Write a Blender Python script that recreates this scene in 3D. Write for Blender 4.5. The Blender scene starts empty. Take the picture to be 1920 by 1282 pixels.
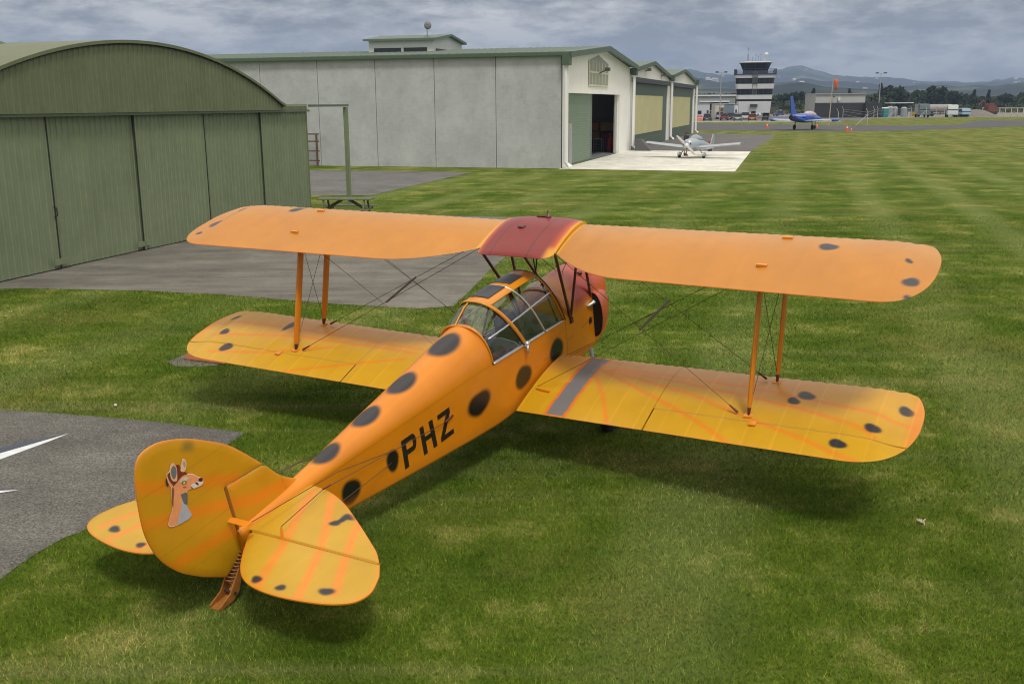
import bpy, math, random
import numpy as np
from mathutils import Vector, Matrix, Euler
rad = math.radians
random.seed(7); rng = np.random.RandomState(11)
S = bpy.context.scene
COL = S.collection
# ------------------------------------------------------------------ camera
CAM_H, PITCH, ROLL, FPX = 3.788, 13.3096, 0.3547, 1886.6
cd = bpy.data.cameras.new("camera"); cam = bpy.data.objects.new("camera", cd); COL.objects.link(cam)
cam.matrix_world = Matrix.Translation((0, 0, CAM_H)) @ Matrix.Rotation(rad(90 - PITCH), 4, 'X') @ Matrix.Rotation(rad(-ROLL), 4, 'Z')
cd.sensor_width = 36; cd.lens = 36 * FPX / 1920; cd.clip_end = 30000; cd.clip_start = 0.1
S.camera = cam
# ------------------------------------------------------------------ world and sun
SUN_EL, SUN_AZ = 60, 162        # azimuth from +Y, clockwise
W = bpy.data.worlds.new("World"); S.world = W; W.use_nodes = True
def world():
    nt = W.node_tree; N = nt.nodes; L = nt.links; N.clear()
    out = N.new('ShaderNodeOutputWorld'); bg = N.new('ShaderNodeBackground'); bg.inputs[1].default_value = 0.095
    sky = N.new('ShaderNodeTexSky'); sky.sky_type = 'NISHITA'; sky.sun_disc = False
    sky.sun_elevation = rad(SUN_EL); sky.sun_rotation = rad(SUN_AZ)
    tc = N.new('ShaderNodeTexCoord'); sep = N.new('ShaderNodeSeparateXYZ'); L.new(tc.outputs['Generated'], sep.inputs[0])
    def M(op, a, b=None, clamp=False):
        n = N.new('ShaderNodeMath'); n.operation = op; n.use_clamp = clamp
        for i, v in enumerate((a, b)):
            if v is None: continue
            if isinstance(v, (int, float)): n.inputs[i].default_value = v
            else: L.new(v, n.inputs[i])
        return n.outputs[0]
    z = M('MAXIMUM', sep.outputs[2], 0.0); zz = M('ADD', z, 0.24)
    cx = M('DIVIDE', sep.outputs[0], zz); cy = M('DIVIDE', sep.outputs[1], zz)
    cmb = N.new('ShaderNodeCombineXYZ'); L.new(cx, cmb.inputs[0]); L.new(cy, cmb.inputs[1])
    def noise(scale, detail, rough, off, dist=0.0):
        mp = N.new('ShaderNodeMapping'); mp.inputs[1].default_value = off; L.new(cmb.outputs[0], mp.inputs[0])
        n = N.new('ShaderNodeTexNoise'); n.inputs['Scale'].default_value = scale; n.inputs['Detail'].default_value = detail
        n.inputs['Roughness'].default_value = rough; n.inputs['Distortion'].default_value = dist
        L.new(mp.outputs[0], n.inputs['Vector']); return n.outputs[0]
    a = noise(1.9, 9, 0.56, (1.3, 4.2, 0), 0.35); b = noise(7.0, 8, 0.66, (7.1, 2.2, 3), 0.2)
    v = M('ADD', M('MULTIPLY', a, 0.58), M('MULTIPLY', b, 0.42))
    r = N.new('ShaderNodeValToRGB'); L.new(v, r.inputs[0]); e = r.color_ramp.elements
    e[0].position = 0.425; e[0].color = (1.95, 2.1, 2.35, 1); e[1].position = 0.585; e[1].color = (6.6, 6.55, 6.5, 1)
    m = e.new(0.50); m.color = (3.85, 3.95, 4.1, 1)
    # near the horizon clouds flatten into a blue-grey band
    hz = N.new('ShaderNodeMapRange'); L.new(z, hz.inputs[0]); hz.inputs[1].default_value = 0.0; hz.inputs[2].default_value = 0.10
    hz.inputs[3].default_value = 0.45; hz.inputs[4].default_value = 0.0
    mx = N.new('ShaderNodeMix'); mx.data_type = 'RGBA'; L.new(hz.outputs[0], mx.inputs[0]); L.new(r.outputs[0], mx.inputs[6]); mx.inputs[7].default_value = (3.25, 3.5, 3.85, 1)
    # the cloud cover gets brighter overhead
    up = M('ADD', M('MULTIPLY', M('POWER', z, 0.8), 2.6), 1.0)
    sc = N.new('ShaderNodeVectorMath'); sc.operation = 'SCALE'; L.new(mx.outputs[2], sc.inputs[0]); L.new(up, sc.inputs['Scale'])
    tn = N.new('ShaderNodeMix'); tn.data_type = 'RGBA'; tn.blend_type = 'MULTIPLY'; L.new(M('MULTIPLY', z, 1.6, True), tn.inputs[0]); L.new(sc.outputs[0], tn.inputs[6]); tn.inputs[7].default_value = (1.12, 1.0, .84, 1)
    m2 = N.new('ShaderNodeMix'); m2.data_type = 'RGBA'; m2.inputs[0].default_value = 0.975; L.new(sky.outputs[0], m2.inputs[6]); L.new(tn.outputs[2], m2.inputs[7])
    L.new(m2.outputs[2], bg.inputs[0]); L.new(bg.outputs[0], out.inputs[0])
world()
sd = bpy.data.lights.new("sun", 'SUN'); sd.energy = 2.0; sd.angle = rad(11); sd.color = (1, .96, .9)
sun = bpy.data.objects.new("sun", sd); COL.objects.link(sun)
sv = Vector((math.sin(rad(SUN_AZ)) * math.cos(rad(SUN_EL)), math.cos(rad(SUN_AZ)) * math.cos(rad(SUN_EL)), math.sin(rad(SUN_EL))))
sun.rotation_euler = sv.to_track_quat('Z', 'Y').to_euler(); sun.location = sv * 60
S.view_settings.view_transform = 'Standard'; S.view_settings.look = 'None'; S.view_settings.gamma = 1
S.view_settings.exposure = -0.12
S.cycles.filter_width = 1.05
# ------------------------------------------------------------------ pixel -> world helpers (photo pixels, 1920 wide)
def ray(u, v):
    pi_, ro = rad(PITCH), rad(ROLL); c, s = math.cos(ro), math.sin(ro)
    a = u - 960; b = v - 641; x = a * c - b * s; y = a * s + b * c
    return np.array([x / FPX, math.cos(pi_) - y / FPX * math.sin(pi_), -math.sin(pi_) - y / FPX * math.cos(pi_)])
def G(u, v, z=0.0):
    d = ray(u, v); t = (z - CAM_H) / d[2]; return (d[0] * t, d[1] * t)
def atd(u, Y):            # ground point on photo column u at distance Y
    d = ray(u, 200); return (d[0] / d[1] * Y, Y)
def hat(v, Y, u=960):     # height seen at row v at distance Y
    d = ray(u, v); return CAM_H + d[2] / d[1] * Y
# ------------------------------------------------------------------ materials
MATS = {}
def mat(name, col, rough=0.6, metal=0.0, noise=None, bump=None, coat=0.0, attr=False, spec=0.5, alpha=1, emis=None):
    """noise=(scale, amount) varies the colour; bump=(scale, strength)"""
    if name in MATS: return MATS[name]
    m = bpy.data.materials.new(name); m.use_nodes = True; nt = m.node_tree; N = nt.nodes; L = nt.links
    p = N['Principled BSDF']; p.inputs['Roughness'].default_value = rough; p.inputs['Metallic'].default_value = metal
    p.inputs['Coat Weight'].default_value = coat; p.inputs['Coat Roughness'].default_value = 0.12
    p.inputs['Specular IOR Level'].default_value = spec
    c = tuple(col) + (1,)
    src = None
    if attr:
        a = N.new('ShaderNodeVertexColor'); a.layer_name = 'paint'; src = a.outputs[0]
    else:
        rgb = N.new('ShaderNodeRGB'); rgb.outputs[0].default_value = c; src = rgb.outputs[0]
    tc = N.new('ShaderNodeTexCoord')
    if noise:
        for k, (sc, am) in enumerate([noise, (noise[0] * 6.3, noise[1] * .6)]):
            n = N.new('ShaderNodeTexNoise'); n.inputs['Scale'].default_value = sc; n.inputs['Detail'].default_value = 6; n.inputs['Roughness'].default_value = .65
            L.new(tc.outputs['Object'], n.inputs['Vector'])
            mr = N.new('ShaderNodeMapRange'); L.new(n.outputs[0], mr.inputs[0]); mr.inputs[1].default_value = .25; mr.inputs[2].default_value = .75
            mr.inputs[3].default_value = 1 - am; mr.inputs[4].default_value = 1 + am
            vm = N.new('ShaderNodeVectorMath'); vm.operation = 'SCALE'; L.new(src, vm.inputs[0]); L.new(mr.outputs[0], vm.inputs['Scale']); src = vm.outputs[0]
    L.new(src, p.inputs['Base Color'])
    if bump:
        n = N.new('ShaderNodeTexNoise'); n.inputs['Scale'].default_value = bump[0]; n.inputs['Detail'].default_value = 5
        L.new(tc.outputs['Object'], n.inputs['Vector'])
        b = N.new('ShaderNodeBump'); b.inputs['Strength'].default_value = bump[1]; b.inputs['Distance'].default_value = .02
        L.new(n.outputs[0], b.inputs['Height']); L.new(b.outputs[0], p.inputs['Normal'])
    MATS[name] = m; return m
def glassmat(name, tint=(.9, .95, .97), amount=.82, rough=.03):
    if name in MATS: return MATS[name]
    m = bpy.data.materials.new(name); m.use_nodes = True; nt = m.node_tree; N = nt.nodes; L = nt.links; N.clear()
    o = N.new('ShaderNodeOutputMaterial'); t = N.new('ShaderNodeBsdfTransparent'); t.inputs[0].default_value = tint + (1,)
    g = N.new('ShaderNodeBsdfGlossy'); g.inputs['Roughness'].default_value = rough; g.inputs[0].default_value = (1, 1, 1, 1)
    fc = N.new('ShaderNodeLayerWeight'); fc.inputs[0].default_value = .5; pw = N.new('ShaderNodeMath'); pw.operation = 'POWER'; L.new(fc.outputs['Facing'], pw.inputs[0]); pw.inputs[1].default_value = 4; fr = N.new('ShaderNodeMath'); fr.operation = 'MULTIPLY'; L.new(pw.outputs[0], fr.inputs[0]); fr.inputs[1].default_value = .8
    ad = N.new('ShaderNodeMath'); ad.operation = 'ADD'; ad.inputs[1].default_value = 1 - amount; L.new(fr.outputs[0], ad.inputs[0]); ad.use_clamp = True
    mx = N.new('ShaderNodeMixShader'); L.new(ad.outputs[0], mx.inputs[0]); L.new(t.outputs[0], mx.inputs[1]); L.new(g.outputs[0], mx.inputs[2]); L.new(mx.outputs[0], o.inputs[0])
    MATS[name] = m; return m
# ------------------------------------------------------------------ mesh builder
class MB:
    def __init__(s): s.v = []; s.f = []; s.mi = []; s.cur = 0
    def add(s, vs, fs):
        o = len(s.v); s.v += [tuple(map(float, p)) for p in vs]; s.f += [tuple(i + o for i in f) for f in fs]; s.mi += [s.cur] * len(fs); return s
    def box(s, x0, x1, y0, y1, z0, z1, xf=None):
        P = [(x, y, z) for z in (z0, z1) for (x, y) in ((x0, y0), (x1, y0), (x1, y1), (x0, y1))]
        if xf: P = [xf(*p) for p in P]
        return s.add(P, [(3, 2, 1, 0), (4, 5, 6, 7), (0, 1, 5, 4), (1, 2, 6, 5), (2, 3, 7, 6), (3, 0, 4, 7)])
    def tube(s, pts, r, n=8, flat=1.0, fdir=None):
        pts = [Vector(p) for p in pts]; R = r if isinstance(r, (list, tuple)) else [r] * len(pts)
        vs = []
        for i, p in enumerate(pts):
            d = (pts[min(i + 1, len(pts) - 1)] - pts[max(i - 1, 0)]).normalized()
            a = Vector(fdir) if fdir is not None else (Vector((0, 0, 1)) if abs(d.z) < .9 else Vector((1, 0, 0)))
            a = (a - d * a.dot(d)).normalized(); b = d.cross(a)
            vs += [p + (a * math.cos(t) + b * math.sin(t) * flat) * R[i] for t in [2 * math.pi * k / n for k in range(n)]]
        fs = [(i * n + k, i * n + (k + 1) % n, (i + 1) * n + (k + 1) % n, (i + 1) * n + k) for i in range(len(pts) - 1) for k in range(n)]
        fs += [tuple(range(n - 1, -1, -1)), tuple((len(pts) - 1) * n + k for k in range(n))]
        return s.add(vs, fs)
    def prism(s, poly, f0, f1):   # f0/f1 map (a,b)->3D
        n = len(poly); A = [f0(*p) for p in poly]; B = [f1(*p) for p in poly]
        return s.add(A + B, [tuple(range(n - 1, -1, -1)), tuple(range(n, 2 * n))] + [(i, (i + 1) % n, n + (i + 1) % n, n + i) for i in range(n)])
    def loft(s, secs, closed=True, caps=True):
        n = len(secs[0]); vs = [p for q in secs for p in q]; m = n if closed else n - 1
        fs = [(i * n + k, i * n + (k + 1) % n, (i + 1) * n + (k + 1) % n, (i + 1) * n + k) for i in range(len(secs) - 1) for k in range(m)]
        if caps: fs += [tuple(range(n - 1, -1, -1)), tuple((len(secs) - 1) * n + k for k in range(n))]
        return s.add(vs, fs)
    def rev(s, prof, c=(0, 0, 0), axis='Z', n=20):  # prof [(r,h)]
        secs = []
        for r, h in prof:
            q = []
            for k in range(n):
                t = 2 * math.pi * k / n; a, b = r * math.cos(t), r * math.sin(t)
                q.append({'Z': (c[0] + a, c[1] + b, c[2] + h), 'X': (c[0] + h, c[1] + a, c[2] + b), 'Y': (c[0] + b, c[1] + h, c[2] + a)}[axis])
            secs.append(q)
        return s.loft(secs)
    def build(s, name, mats, parent=None, smooth=False, col=None, loc=None):
        me = bpy.data.meshes.new(name); me.from_pydata(s.v, [], s.f)
        if not isinstance(mats, (list, tuple)): mats = [mats]
        for m in mats: me.materials.append(m)
        if len(mats) > 1: me.polygons.foreach_set('material_index', s.mi)
        if smooth:
            me.polygons.foreach_set('use_smooth', [True] * len(me.polygons))
            if smooth == 'angle': me.set_sharp_from_angle(angle=rad(35))
        if col is not None:
            at = me.color_attributes.new('paint', 'FLOAT_COLOR', 'POINT'); c = np.ones((len(s.v), 4), np.float32); c[:, :3] = col; at.data.foreach_set('color', c.ravel())
        me.update()
        o = bpy.data.objects.new(name, me); COL.objects.link(o)
        if parent: o.parent = parent
        if loc: o.location = loc
        return o
def empty(name, loc=(0, 0, 0), rz=0, matrix=None):
    o = bpy.data.objects.new(name, None); COL.objects.link(o); o.empty_display_size = .3
    if matrix is not None: o.matrix_world = matrix
    else: o.location = loc; o.rotation_euler = (0, 0, rz)
    return o
def tag(o, label=None, cat=None, group=None, kind=None):
    if label: o['label'] = label
    if cat: o['category'] = cat
    if group: o['group'] = group
    if kind: o['kind'] = kind
    return o
def copy_tree(o, parent=None):
    c = o.copy(); COL.objects.link(c); c.parent = parent
    for ch in [x for x in o.children]: 
        d = copy_tree(ch, c)
    return c
def sheet(name, poly, z, m, kind='structure', sub=0):
    b = MB(); b.add([(x, y, z) for x, y in poly], [tuple(range(len(poly)))])
    o = b.build(name, m); me = o.data
    if me.polygons[0].normal.z < 0: me.flip_normals()
    if kind: o['kind'] = kind
    return o
# ================================================================== SETTING
e2 = np.array([.2789, .9603]); n2 = np.array([.9603, -.2789])
ANG = math.atan2(e2[1], e2[0])            # local X = along the hangar fronts, local Y = into the buildings, Z up
def grass_mat(name='grass_ground', blade=False):
    m = bpy.data.materials.new(name); m.use_nodes = True; nt = m.node_tree; N = nt.nodes; L = nt.links
    p = N['Principled BSDF']; p.inputs['Roughness'].default_value = .9; p.inputs['Specular IOR Level'].default_value = .05
    geo = N.new('ShaderNodeNewGeometry'); P = geo.outputs['Position']
    def noise(sc, det=4, ro=.6, rot=0, stretch=(1, 1, 1)):
        mp = N.new('ShaderNodeMapping'); mp.inputs['Rotation'].default_value = (0, 0, rot); mp.inputs['Scale'].default_value = stretch
        L.new(P, mp.inputs[0]); n = N.new('ShaderNodeTexNoise'); n.inputs['Scale'].default_value = sc; n.inputs['Detail'].default_value = det; n.inputs['Roughness'].default_value = ro
        L.new(mp.outputs[0], n.inputs['Vector']); return n.outputs[0]
    def mr(v, a, b, c=0, d=1):
        q = N.new('ShaderNodeMapRange'); L.new(v, q.inputs[0])
        for i, x in enumerate((a, b, c, d)): q.inputs[i + 1].default_value = x
        return q.outputs[0]
    def mix(f, a, b):
        q = N.new('ShaderNodeMix'); q.data_type = 'RGBA'
        if isinstance(f, float): q.inputs[0].default_value = f
        else: L.new(f, q.inputs[0])
        for i, x in ((6, a), (7, b)):
            if isinstance(x, tuple): q.inputs[i].default_value = x + (1,)
            else: L.new(x, q.inputs[i])
        return q.outputs[2]
    def mul(a, b):
        q = N.new('ShaderNodeMath'); q.operation = 'MULTIPLY'
        for i, x in enumerate((a, b)):
            if isinstance(x, (int, float)): q.inputs[i].default_value = x
            else: L.new(x, q.inputs[i])
        return q.outputs[0]
    def add(a, b):
        o = mul(a, 1.0); o.node.operation = 'ADD'
        if isinstance(b, (int, float)): o.node.inputs[1].default_value = b
        else: L.new(b, o.node.inputs[1])
        return o
    deep = (.042, .080, .006); mid = (.100, .148, .016); dry = (.33, .29, .11); olive = (.165, .160, .042)
    c = mix(mr(noise(.55, 7, .7), .36, .64), deep, mid)
    # mown strips along the field
    sepm = N.new('ShaderNodeMapping'); sepm.inputs['Rotation'].default_value = (0, 0, -ANG); L.new(P, sepm.inputs[0])
    sx = N.new('ShaderNodeSeparateXYZ'); L.new(sepm.outputs[0], sx.inputs[0])
    st = N.new('ShaderNodeMath'); st.operation = 'SINE'; L.new(mul(sx.outputs[1], 1.9), st.inputs[0])
    c = mix(mul(mr(st.outputs[0], .1, .95), mr(noise(.09, 2), .38, .6, .1, .65)), c, (.150, .190, .055))
    # dry, thin patches
    far = N.new('ShaderNodeSeparateXYZ'); L.new(P, far.inputs[0])
    dist = mr(far.outputs[1], 25, 85, 0.0, .13)
    d1 = mr(add(noise(.20, 6, .68), dist), .53, .72)
    c = mix(mul(d1, .65), c, olive)
    d2 = mr(add(noise(.55, 8, .74), mul(dist, .35)), .535, .70)
    c = mix(mul(d2, .55), c, dry)
    # streaks of cut grass lying across
    c = mix(mul(mr(noise(1.0, 5, .7, rot=-ANG, stretch=(.05, 1.2, 1)), .52, .72), .45), c, (.20, .20, .085))
    # fine speckle of blades and clippings
    f1 = noise(26, 7, .8); f2 = noise(120, 4, .75)
    if blade:
        at = N.new('ShaderNodeVertexColor'); at.layer_name = 'paint'; mm = N.new('ShaderNodeVectorMath'); mm.operation = 'MULTIPLY'; L.new(c, mm.inputs[0]); L.new(at.outputs[0], mm.inputs[1]); L.new(mm.outputs[0], p.inputs['Base Color']); p.inputs['Roughness'].default_value = .7; return m
    sp = N.new('ShaderNodeVectorMath'); sp.operation = 'SCALE'; L.new(c, sp.inputs[0]); L.new(mul(mr(f1, .32, .68, .50, 1.50), mr(f2, .32, .68, .62, 1.42)), sp.inputs['Scale'])
    L.new(sp.outputs[0], p.inputs['Base Color'])
    b = N.new('ShaderNodeBump'); b.inputs['Strength'].default_value = .75; b.inputs['Distance'].default_value = .03
    L.new(add(mul(f1, .7), mul(f2, .4)), b.inputs['Height']); L.new(b.outputs[0], p.inputs['Normal'])
    return m
GRASS = grass_mat()
def concrete(name, col, speck=.3, streak=0.0, rough=.85, big=.18, fine=60):
    m = mat(name, col, rough, noise=(1.2, big), spec=.3); nt = m.node_tree; N = nt.nodes; L = nt.links; p = N['Principled BSDF']
    src = p.inputs['Base Color'].links[0].from_socket; geo = N.new('ShaderNodeNewGeometry')
    def layer(src, sc, a, stretch=None, rot=0, lo=.3, hi=.7):
        n = N.new('ShaderNodeTexNoise'); n.inputs['Scale'].default_value = sc; n.inputs['Detail'].default_value = 6; n.inputs['Roughness'].default_value = .75
        mp = N.new('ShaderNodeMapping'); L.new(geo.outputs[0], mp.inputs[0]); mp.inputs['Rotation'].default_value = (0, 0, rot)
        if stretch: mp.inputs['Scale'].default_value = stretch
        L.new(mp.outputs[0], n.inputs['Vector'])
        q = N.new('ShaderNodeMapRange'); L.new(n.outputs[0], q.inputs[0]); q.inputs[1].default_value = lo; q.inputs[2].default_value = hi; q.inputs[3].default_value = 1 - a; q.inputs[4].default_value = 1 + a
        v = N.new('ShaderNodeVectorMath'); v.operation = 'SCALE'; L.new(src, v.inputs[0]); L.new(q.outputs[0], v.inputs['Scale']); return v.outputs[0]
    src = layer(src, fine, speck); src = layer(src, .35, .22)
    if streak: src = layer(src, 1.3, streak, (.3, 1.6, 1), -ANG + .5)
    L.new(src, p.inputs['Base Color']); return m
sheet('grass_field', [(-9000, -60), (9000, -60), (9000, 9000), (-9000, 9000)], 0, GRASS)
CONC_OLD = concrete('old_concrete', (.142, .134, .116), .42, .34)
CONC_SLAB = concrete('slab_concrete', (.108, .105, .096), .95, .2, fine=42)
ASPH = concrete('asphalt', (.082, .083, .090), .25, .2)
CONC_W = concrete('pale_concrete', (.62, .62, .56), .10, .12)
def L2W(P0, x, y): q = np.array(P0) + e2 * x - n2 * y; return (q[0], q[1])
def wavy(poly, amp=.05, step=.25, z=0):
    out = []
    for i, p in enumerate(poly):
        q = poly[(i + 1) % len(poly)]; d = math.hypot(q[0] - p[0], q[1] - p[1]); k = max(1, int(d / step))
        if d > 60: k = 1
        for j in range(k):
            t = j / k; out.append((p[0] + (q[0] - p[0]) * t + random.uniform(-amp, amp) * (j > 0), p[1] + (q[1] - p[1]) * t + random.uniform(-amp, amp) * (j > 0)))
    return out
HG0 = (-10.76, 23.87)
ap = [L2W(HG0, -2.6, 9), L2W(HG0, -2.75, -.3)] + [G(u, v) for u, v in [(40, 541), (140, 543), (280, 546), (430, 554), (640, 571), (790, 579), (850, 574)]] + [G(882, 545), G(915, 510), G(950, 480)] + [(1.0, 30.2), (.4, 31.5), L2W(HG0, 13.2, -9.6), L2W(HG0, 13.2, 0)]
sheet('concrete_apron', wavy(ap, .018), .006, CONC_OLD)
sl = [G(u, v) for u, v in [(-60, 764), (0, 769), (120, 776), (300, 792), (458, 811), (430, 832), (350, 880), (255, 937), (174, 984), (150, 999), (123, 1007), (104, 1018), (65, 1040), (28, 1066), (0, 1087), (-60, 1130)]] + [(-6, 7.2), (-9, 9), (-9, 13)]
sheet('concrete_slab', wavy(sl, .012, .12), .006, CONC_SLAB)
sheet('yard_asphalt', wavy([G(u, v) for u, v in [(885, 323), (695, 367), (585, 366.5)]] + [G(480, 365), G(480, 317.5), G(560, 319.5)], .05), .006, concrete('yard_asphalt', (.125, .123, .122), .3, .3))
sheet('small_pad', wavy([G(u, v) for u, v in [(312, 679), (345, 666), (380, 664), (410, 672), (408, 686), (330, 687)]], .02, .2), .006, CONC_OLD)
# painted wedge marks on the slab
pw = mat('mark_white', (.62, .66, .68), .7, noise=(9, .12)); pb = mat('mark_slate', (.055, .068, .095), .7, noise=(9, .15))
sheet('mark_white_wedge', [G(u, v) for u, v in [(-60, 884), (-60, 868), (0, 851), (131, 813), (90, 829.5), (0, 862.5)]], .010, pw)
sheet('mark_slate_wedge', [G(u, v) for u, v in [(-60, 867.5), (-60, 854), (0, 840), (60, 827), (131, 812.6), (0, 850.6)]], .010, pb)
sheet('mark_white_wedge', [G(u, v) for u, v in [(-60, 932), (-60, 922), (0, 921), (36, 919.5), (0, 925)]], .010, pw)
sheet('mark_slate_wedge', [G(u, v) for u, v in [(-60, 921.5), (-60, 915), (0, 917.5), (36, 919.2), (0, 920.6)]], .010, pb)
W0 = (3.0, 61.0)
sheet('hangar_forecourt', [L2W(W0, -.4, 0.05), L2W(W0, 23.9, 0.05), L2W(W0, 23.4, -9.8), G(1378, 322)], .006, CONC_W)
sheet('grey_apron', [L2W(W0, 23.4, -9.82), L2W(W0, 23.9, 0.05), L2W(W0, 74, 0.05), G(1455, 254)], .006, concrete('grey_apron', (.125, .12, .118), .2, .25))
# far taxiway and its branch
sheet('taxiway', [G(1200, 243.5), G(1310, 244.5), G(1500, 246), G(1600, 246.5), G(1700, 245), G(1790, 241.5), G(1880, 238), G(1960, 236), (180, 175), G(1990, 228), G(1920, 226.5), G(1840, 226), G(1815, 230), G(1800, 234), G(1700, 236), G(1560, 234.5), G(1300, 231.5), G(1200, 230)], .012, ASPH)
sheet('car_park', [G(1180, 227.2), G(1300, 227.2), G(1577, 226.6), G(1622, 226.4), G(1620, 219), G(1600, 214), G(1300, 208), G(1180, 208)], .012, concrete('park_asphalt', (.13, .13, .13), .2))
kb = MB(); q0, q1 = G(1180, 229.2), G(1576, 228.2); kb.prism([q0, q1, (q1[0], q1[1] + 1.6), (q0[0], q0[1] + 1.6)], lambda x, y: (x, y, 0), lambda x, y: (x, y, .14))
tag(kb.build('pavement_kerb', mat('kerb_white', (.62, .63, .62), .7)), kind='structure')
sheet('gravel_yard', [G(1622, 222.5), G(1700, 221.5), G(1920, 219.5), G(1960, 211), G(1600, 211)], .012, concrete('gravel', (.20, .19, .165), .4))
# ------------------------------------------------------------------ green arched hangar
def corr(mb, t0, t1, zb, zt, y, pitch=.19, dep=.022, rib=.035):
    """ribbed steel sheet standing along X, face towards -Y"""
    ts = []; t = t0
    k = int((t1 - t0) / pitch); w = (t1 - t0) / k
    for i in range(k):
        a = t0 + i * w; ts += [(a, 0), (a + w - rib * 1.8, 0), (a + w - rib * 1.3, dep), (a + w - rib * .5, dep)]
    ts += [(t1, 0)]
    f = (lambda q: q) if callable(zb) else None
    ZB = zb if callable(zb) else (lambda q: zb); ZT = zt if callable(zt) else (lambda q: zt)
    vs = [(a, y - d, ZB(a)) for a, d in ts] + [(a, y - d, ZT(a)) for a, d in ts]; n = len(ts)
    mb.add(vs, [(i, i + 1, n + i + 1, n + i) for i in range(n - 1)])
GRN = mat('green_steel', (.172, .212, .125), .48, noise=(.55, .10), bump=(2.2, .06))
GRN2 = mat('green_steel_dark', (.125, .148, .078), .5, noise=(.8, .10))
GRNR = mat('green_roof', (.22, .29, .18), .5, noise=(.7, .08))
def dirt(m, lo=.50, hi=.78, a=.72):
    nt = m.node_tree; N = nt.nodes; L = nt.links; p = N['Principled BSDF']; src = p.inputs['Base Color'].links[0].from_socket; tc = N.new('ShaderNodeTexCoord')
    for sc, st, l_, h_, k in ((1.1, (1, 1, .25), lo, hi, a), (6, (1, 1, .12), .5, .8, .85), (2.5, (1, 1, 1), .35, .65, 1.07)):
        mp = N.new('ShaderNodeMapping'); mp.inputs['Scale'].default_value = st; L.new(tc.outputs['Object'], mp.inputs[0]); n = N.new('ShaderNodeTexNoise'); n.inputs['Scale'].default_value = sc; n.inputs['Detail'].default_value = 8; n.inputs['Roughness'].default_value = .68; L.new(mp.outputs[0], n.inputs['Vector'])
        q = N.new('ShaderNodeMapRange'); L.new(n.outputs[0], q.inputs[0]); q.inputs[1].default_value = l_; q.inputs[2].default_value = h_; q.inputs[3].default_value = 1; q.inputs[4].default_value = k
        v = N.new('ShaderNodeVectorMath'); v.operation = 'SCALE'; L.new(src, v.inputs[0]); L.new(q.outputs[0], v.inputs['Scale']); src = v.outputs[0]
    L.new(src, p.inputs['Base Color'])
dirt(GRN, a=.85); dirt(GRN2, a=.85)
DARK = mat('dark_gap', (.012, .013, .012), .8)
hg = empty('arched_hangar', (HG0[0], HG0[1], 0), ANG); tag(hg, 'green ribbed steel hangar with an arched gable and sliding doors', 'hangar')
AC, AH, AR, EZ = 3.7, 7.25, 1.62, 3.76
RR = (AH ** 2 + AR ** 2) / (2 * AR)
def arc(t): return EZ + AR - RR + math.sqrt(max(RR * RR - (t - AC) ** 2, 0))
b = MB(); corr(b, AC - AH, AC + AH, 3.63, arc, -.14); b.build('gable_panel', GRN2, hg)
b = MB(); corr(b, AC + AH, 12.86, 3.60, 3.76, -.02); b.build('fascia_panel', GRN2, hg)
b = MB(); corr(b, -8, AC - AH, 3.60, 3.76, -.02); b.build('fascia_panel', GRN2, hg)
seams = [-6.5, -3.25, 0, 3.22, 6.48, 9.7, 12.84]
for i in range(6):
    b = MB(); y = .03 if i % 2 else .07
    corr(b, seams[i] + (.03), seams[i + 1] - .0, .03, 3.62, y)
    # edge frame and foot guide
    b.box(seams[i], seams[i] + .05, y - .05, y + .02, .03, 3.62); b.box(seams[i], seams[i + 1], y + .001, y + .03, .03, 3.6)
    o = b.build('door_panel', GRN, hg)
    g = MB(); g.box(seams[i] - .05, seams[i] - .003, min(y, .03) - .034, min(y, .03) - .030, .03, 3.6); g.build('door_seam', DARK, o)
    if i in (1, 2, 3): g = MB(); g.box(seams[i + 1] - .28, seams[i + 1] + .22, y - .09, y - .052, .12, .26); g.build('door_guide', GRN, o)
    if i == 1: g = MB(); g.tube([(-.06, y - .03, 1.25), (-.06, y - .11, 1.28), (-.06, y - .11, 1.46), (-.06, y - .03, 1.49)], .014); g.build('door_handle', DARK, o)
# arched roof: shell with curved eave trim
b = MB(); ts = np.linspace(AC - AH - .1, AC + AH + .1, 49)
def A2(t, k): return arc(min(max(t, AC - AH), AC + AH)) + k
b.loft([[(t, y, A2(t, -.02)) for t in ts] + [(t, y, A2(t, .06)) for t in ts[::-1]] for y in (-.22, 19)]); b.build('arched_roof', GRN2, hg)
b = MB()
vs = []
for k in range(301):
    t = AC - AH + k * AH * 2 / 300; vs += [(t, -.185, A2(t, -.02)), (t, -.185, A2(t, -.07 if k % 2 else -.03))]
b.add(vs, [(2 * k, 2 * k + 1, 2 * k + 3, 2 * k + 2) for k in range(300)])
b.build('eave_shadow_strip', DARK, hg)  # dark zigzag strip drawn as the dashed shadow under the roof rim
b = MB(); b.box(-8, 12.84, 0.32, .36, 0, 3.7); b.box(12.80, 12.9, 0.0, 18, 0, 3.75); b.box(-8, -7.9, 0, 18, 0, 3.75); b.box(-8, 12.9, 17.9, 18, 0, 3.75); b.build('wall', GRN2, hg)
b = MB(); b.box(-8.1, 12.95, 0, 18, 3.765, 3.82); b.build('lean_to_roof', GRNR, hg)
b = MB(); b.box(-8, 12.9, -.115, -.06, 3.56, 3.628); b.box(12.9, 15.95, -.19, -.06, 3.72, 3.80); b.build('track_and_shade_strip', mat('track_and_shade_green', (.10, .13, .09), .5), hg)  # strip along the doors darkened as a shadow line; track only beyond them
b = MB(); b.box(15.72, 15.86, -.20, -.06, 0, 3.70); b.build('track_post', GRN, hg)
b = MB(); ts2 = np.linspace(-1, 1, 33)
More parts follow.
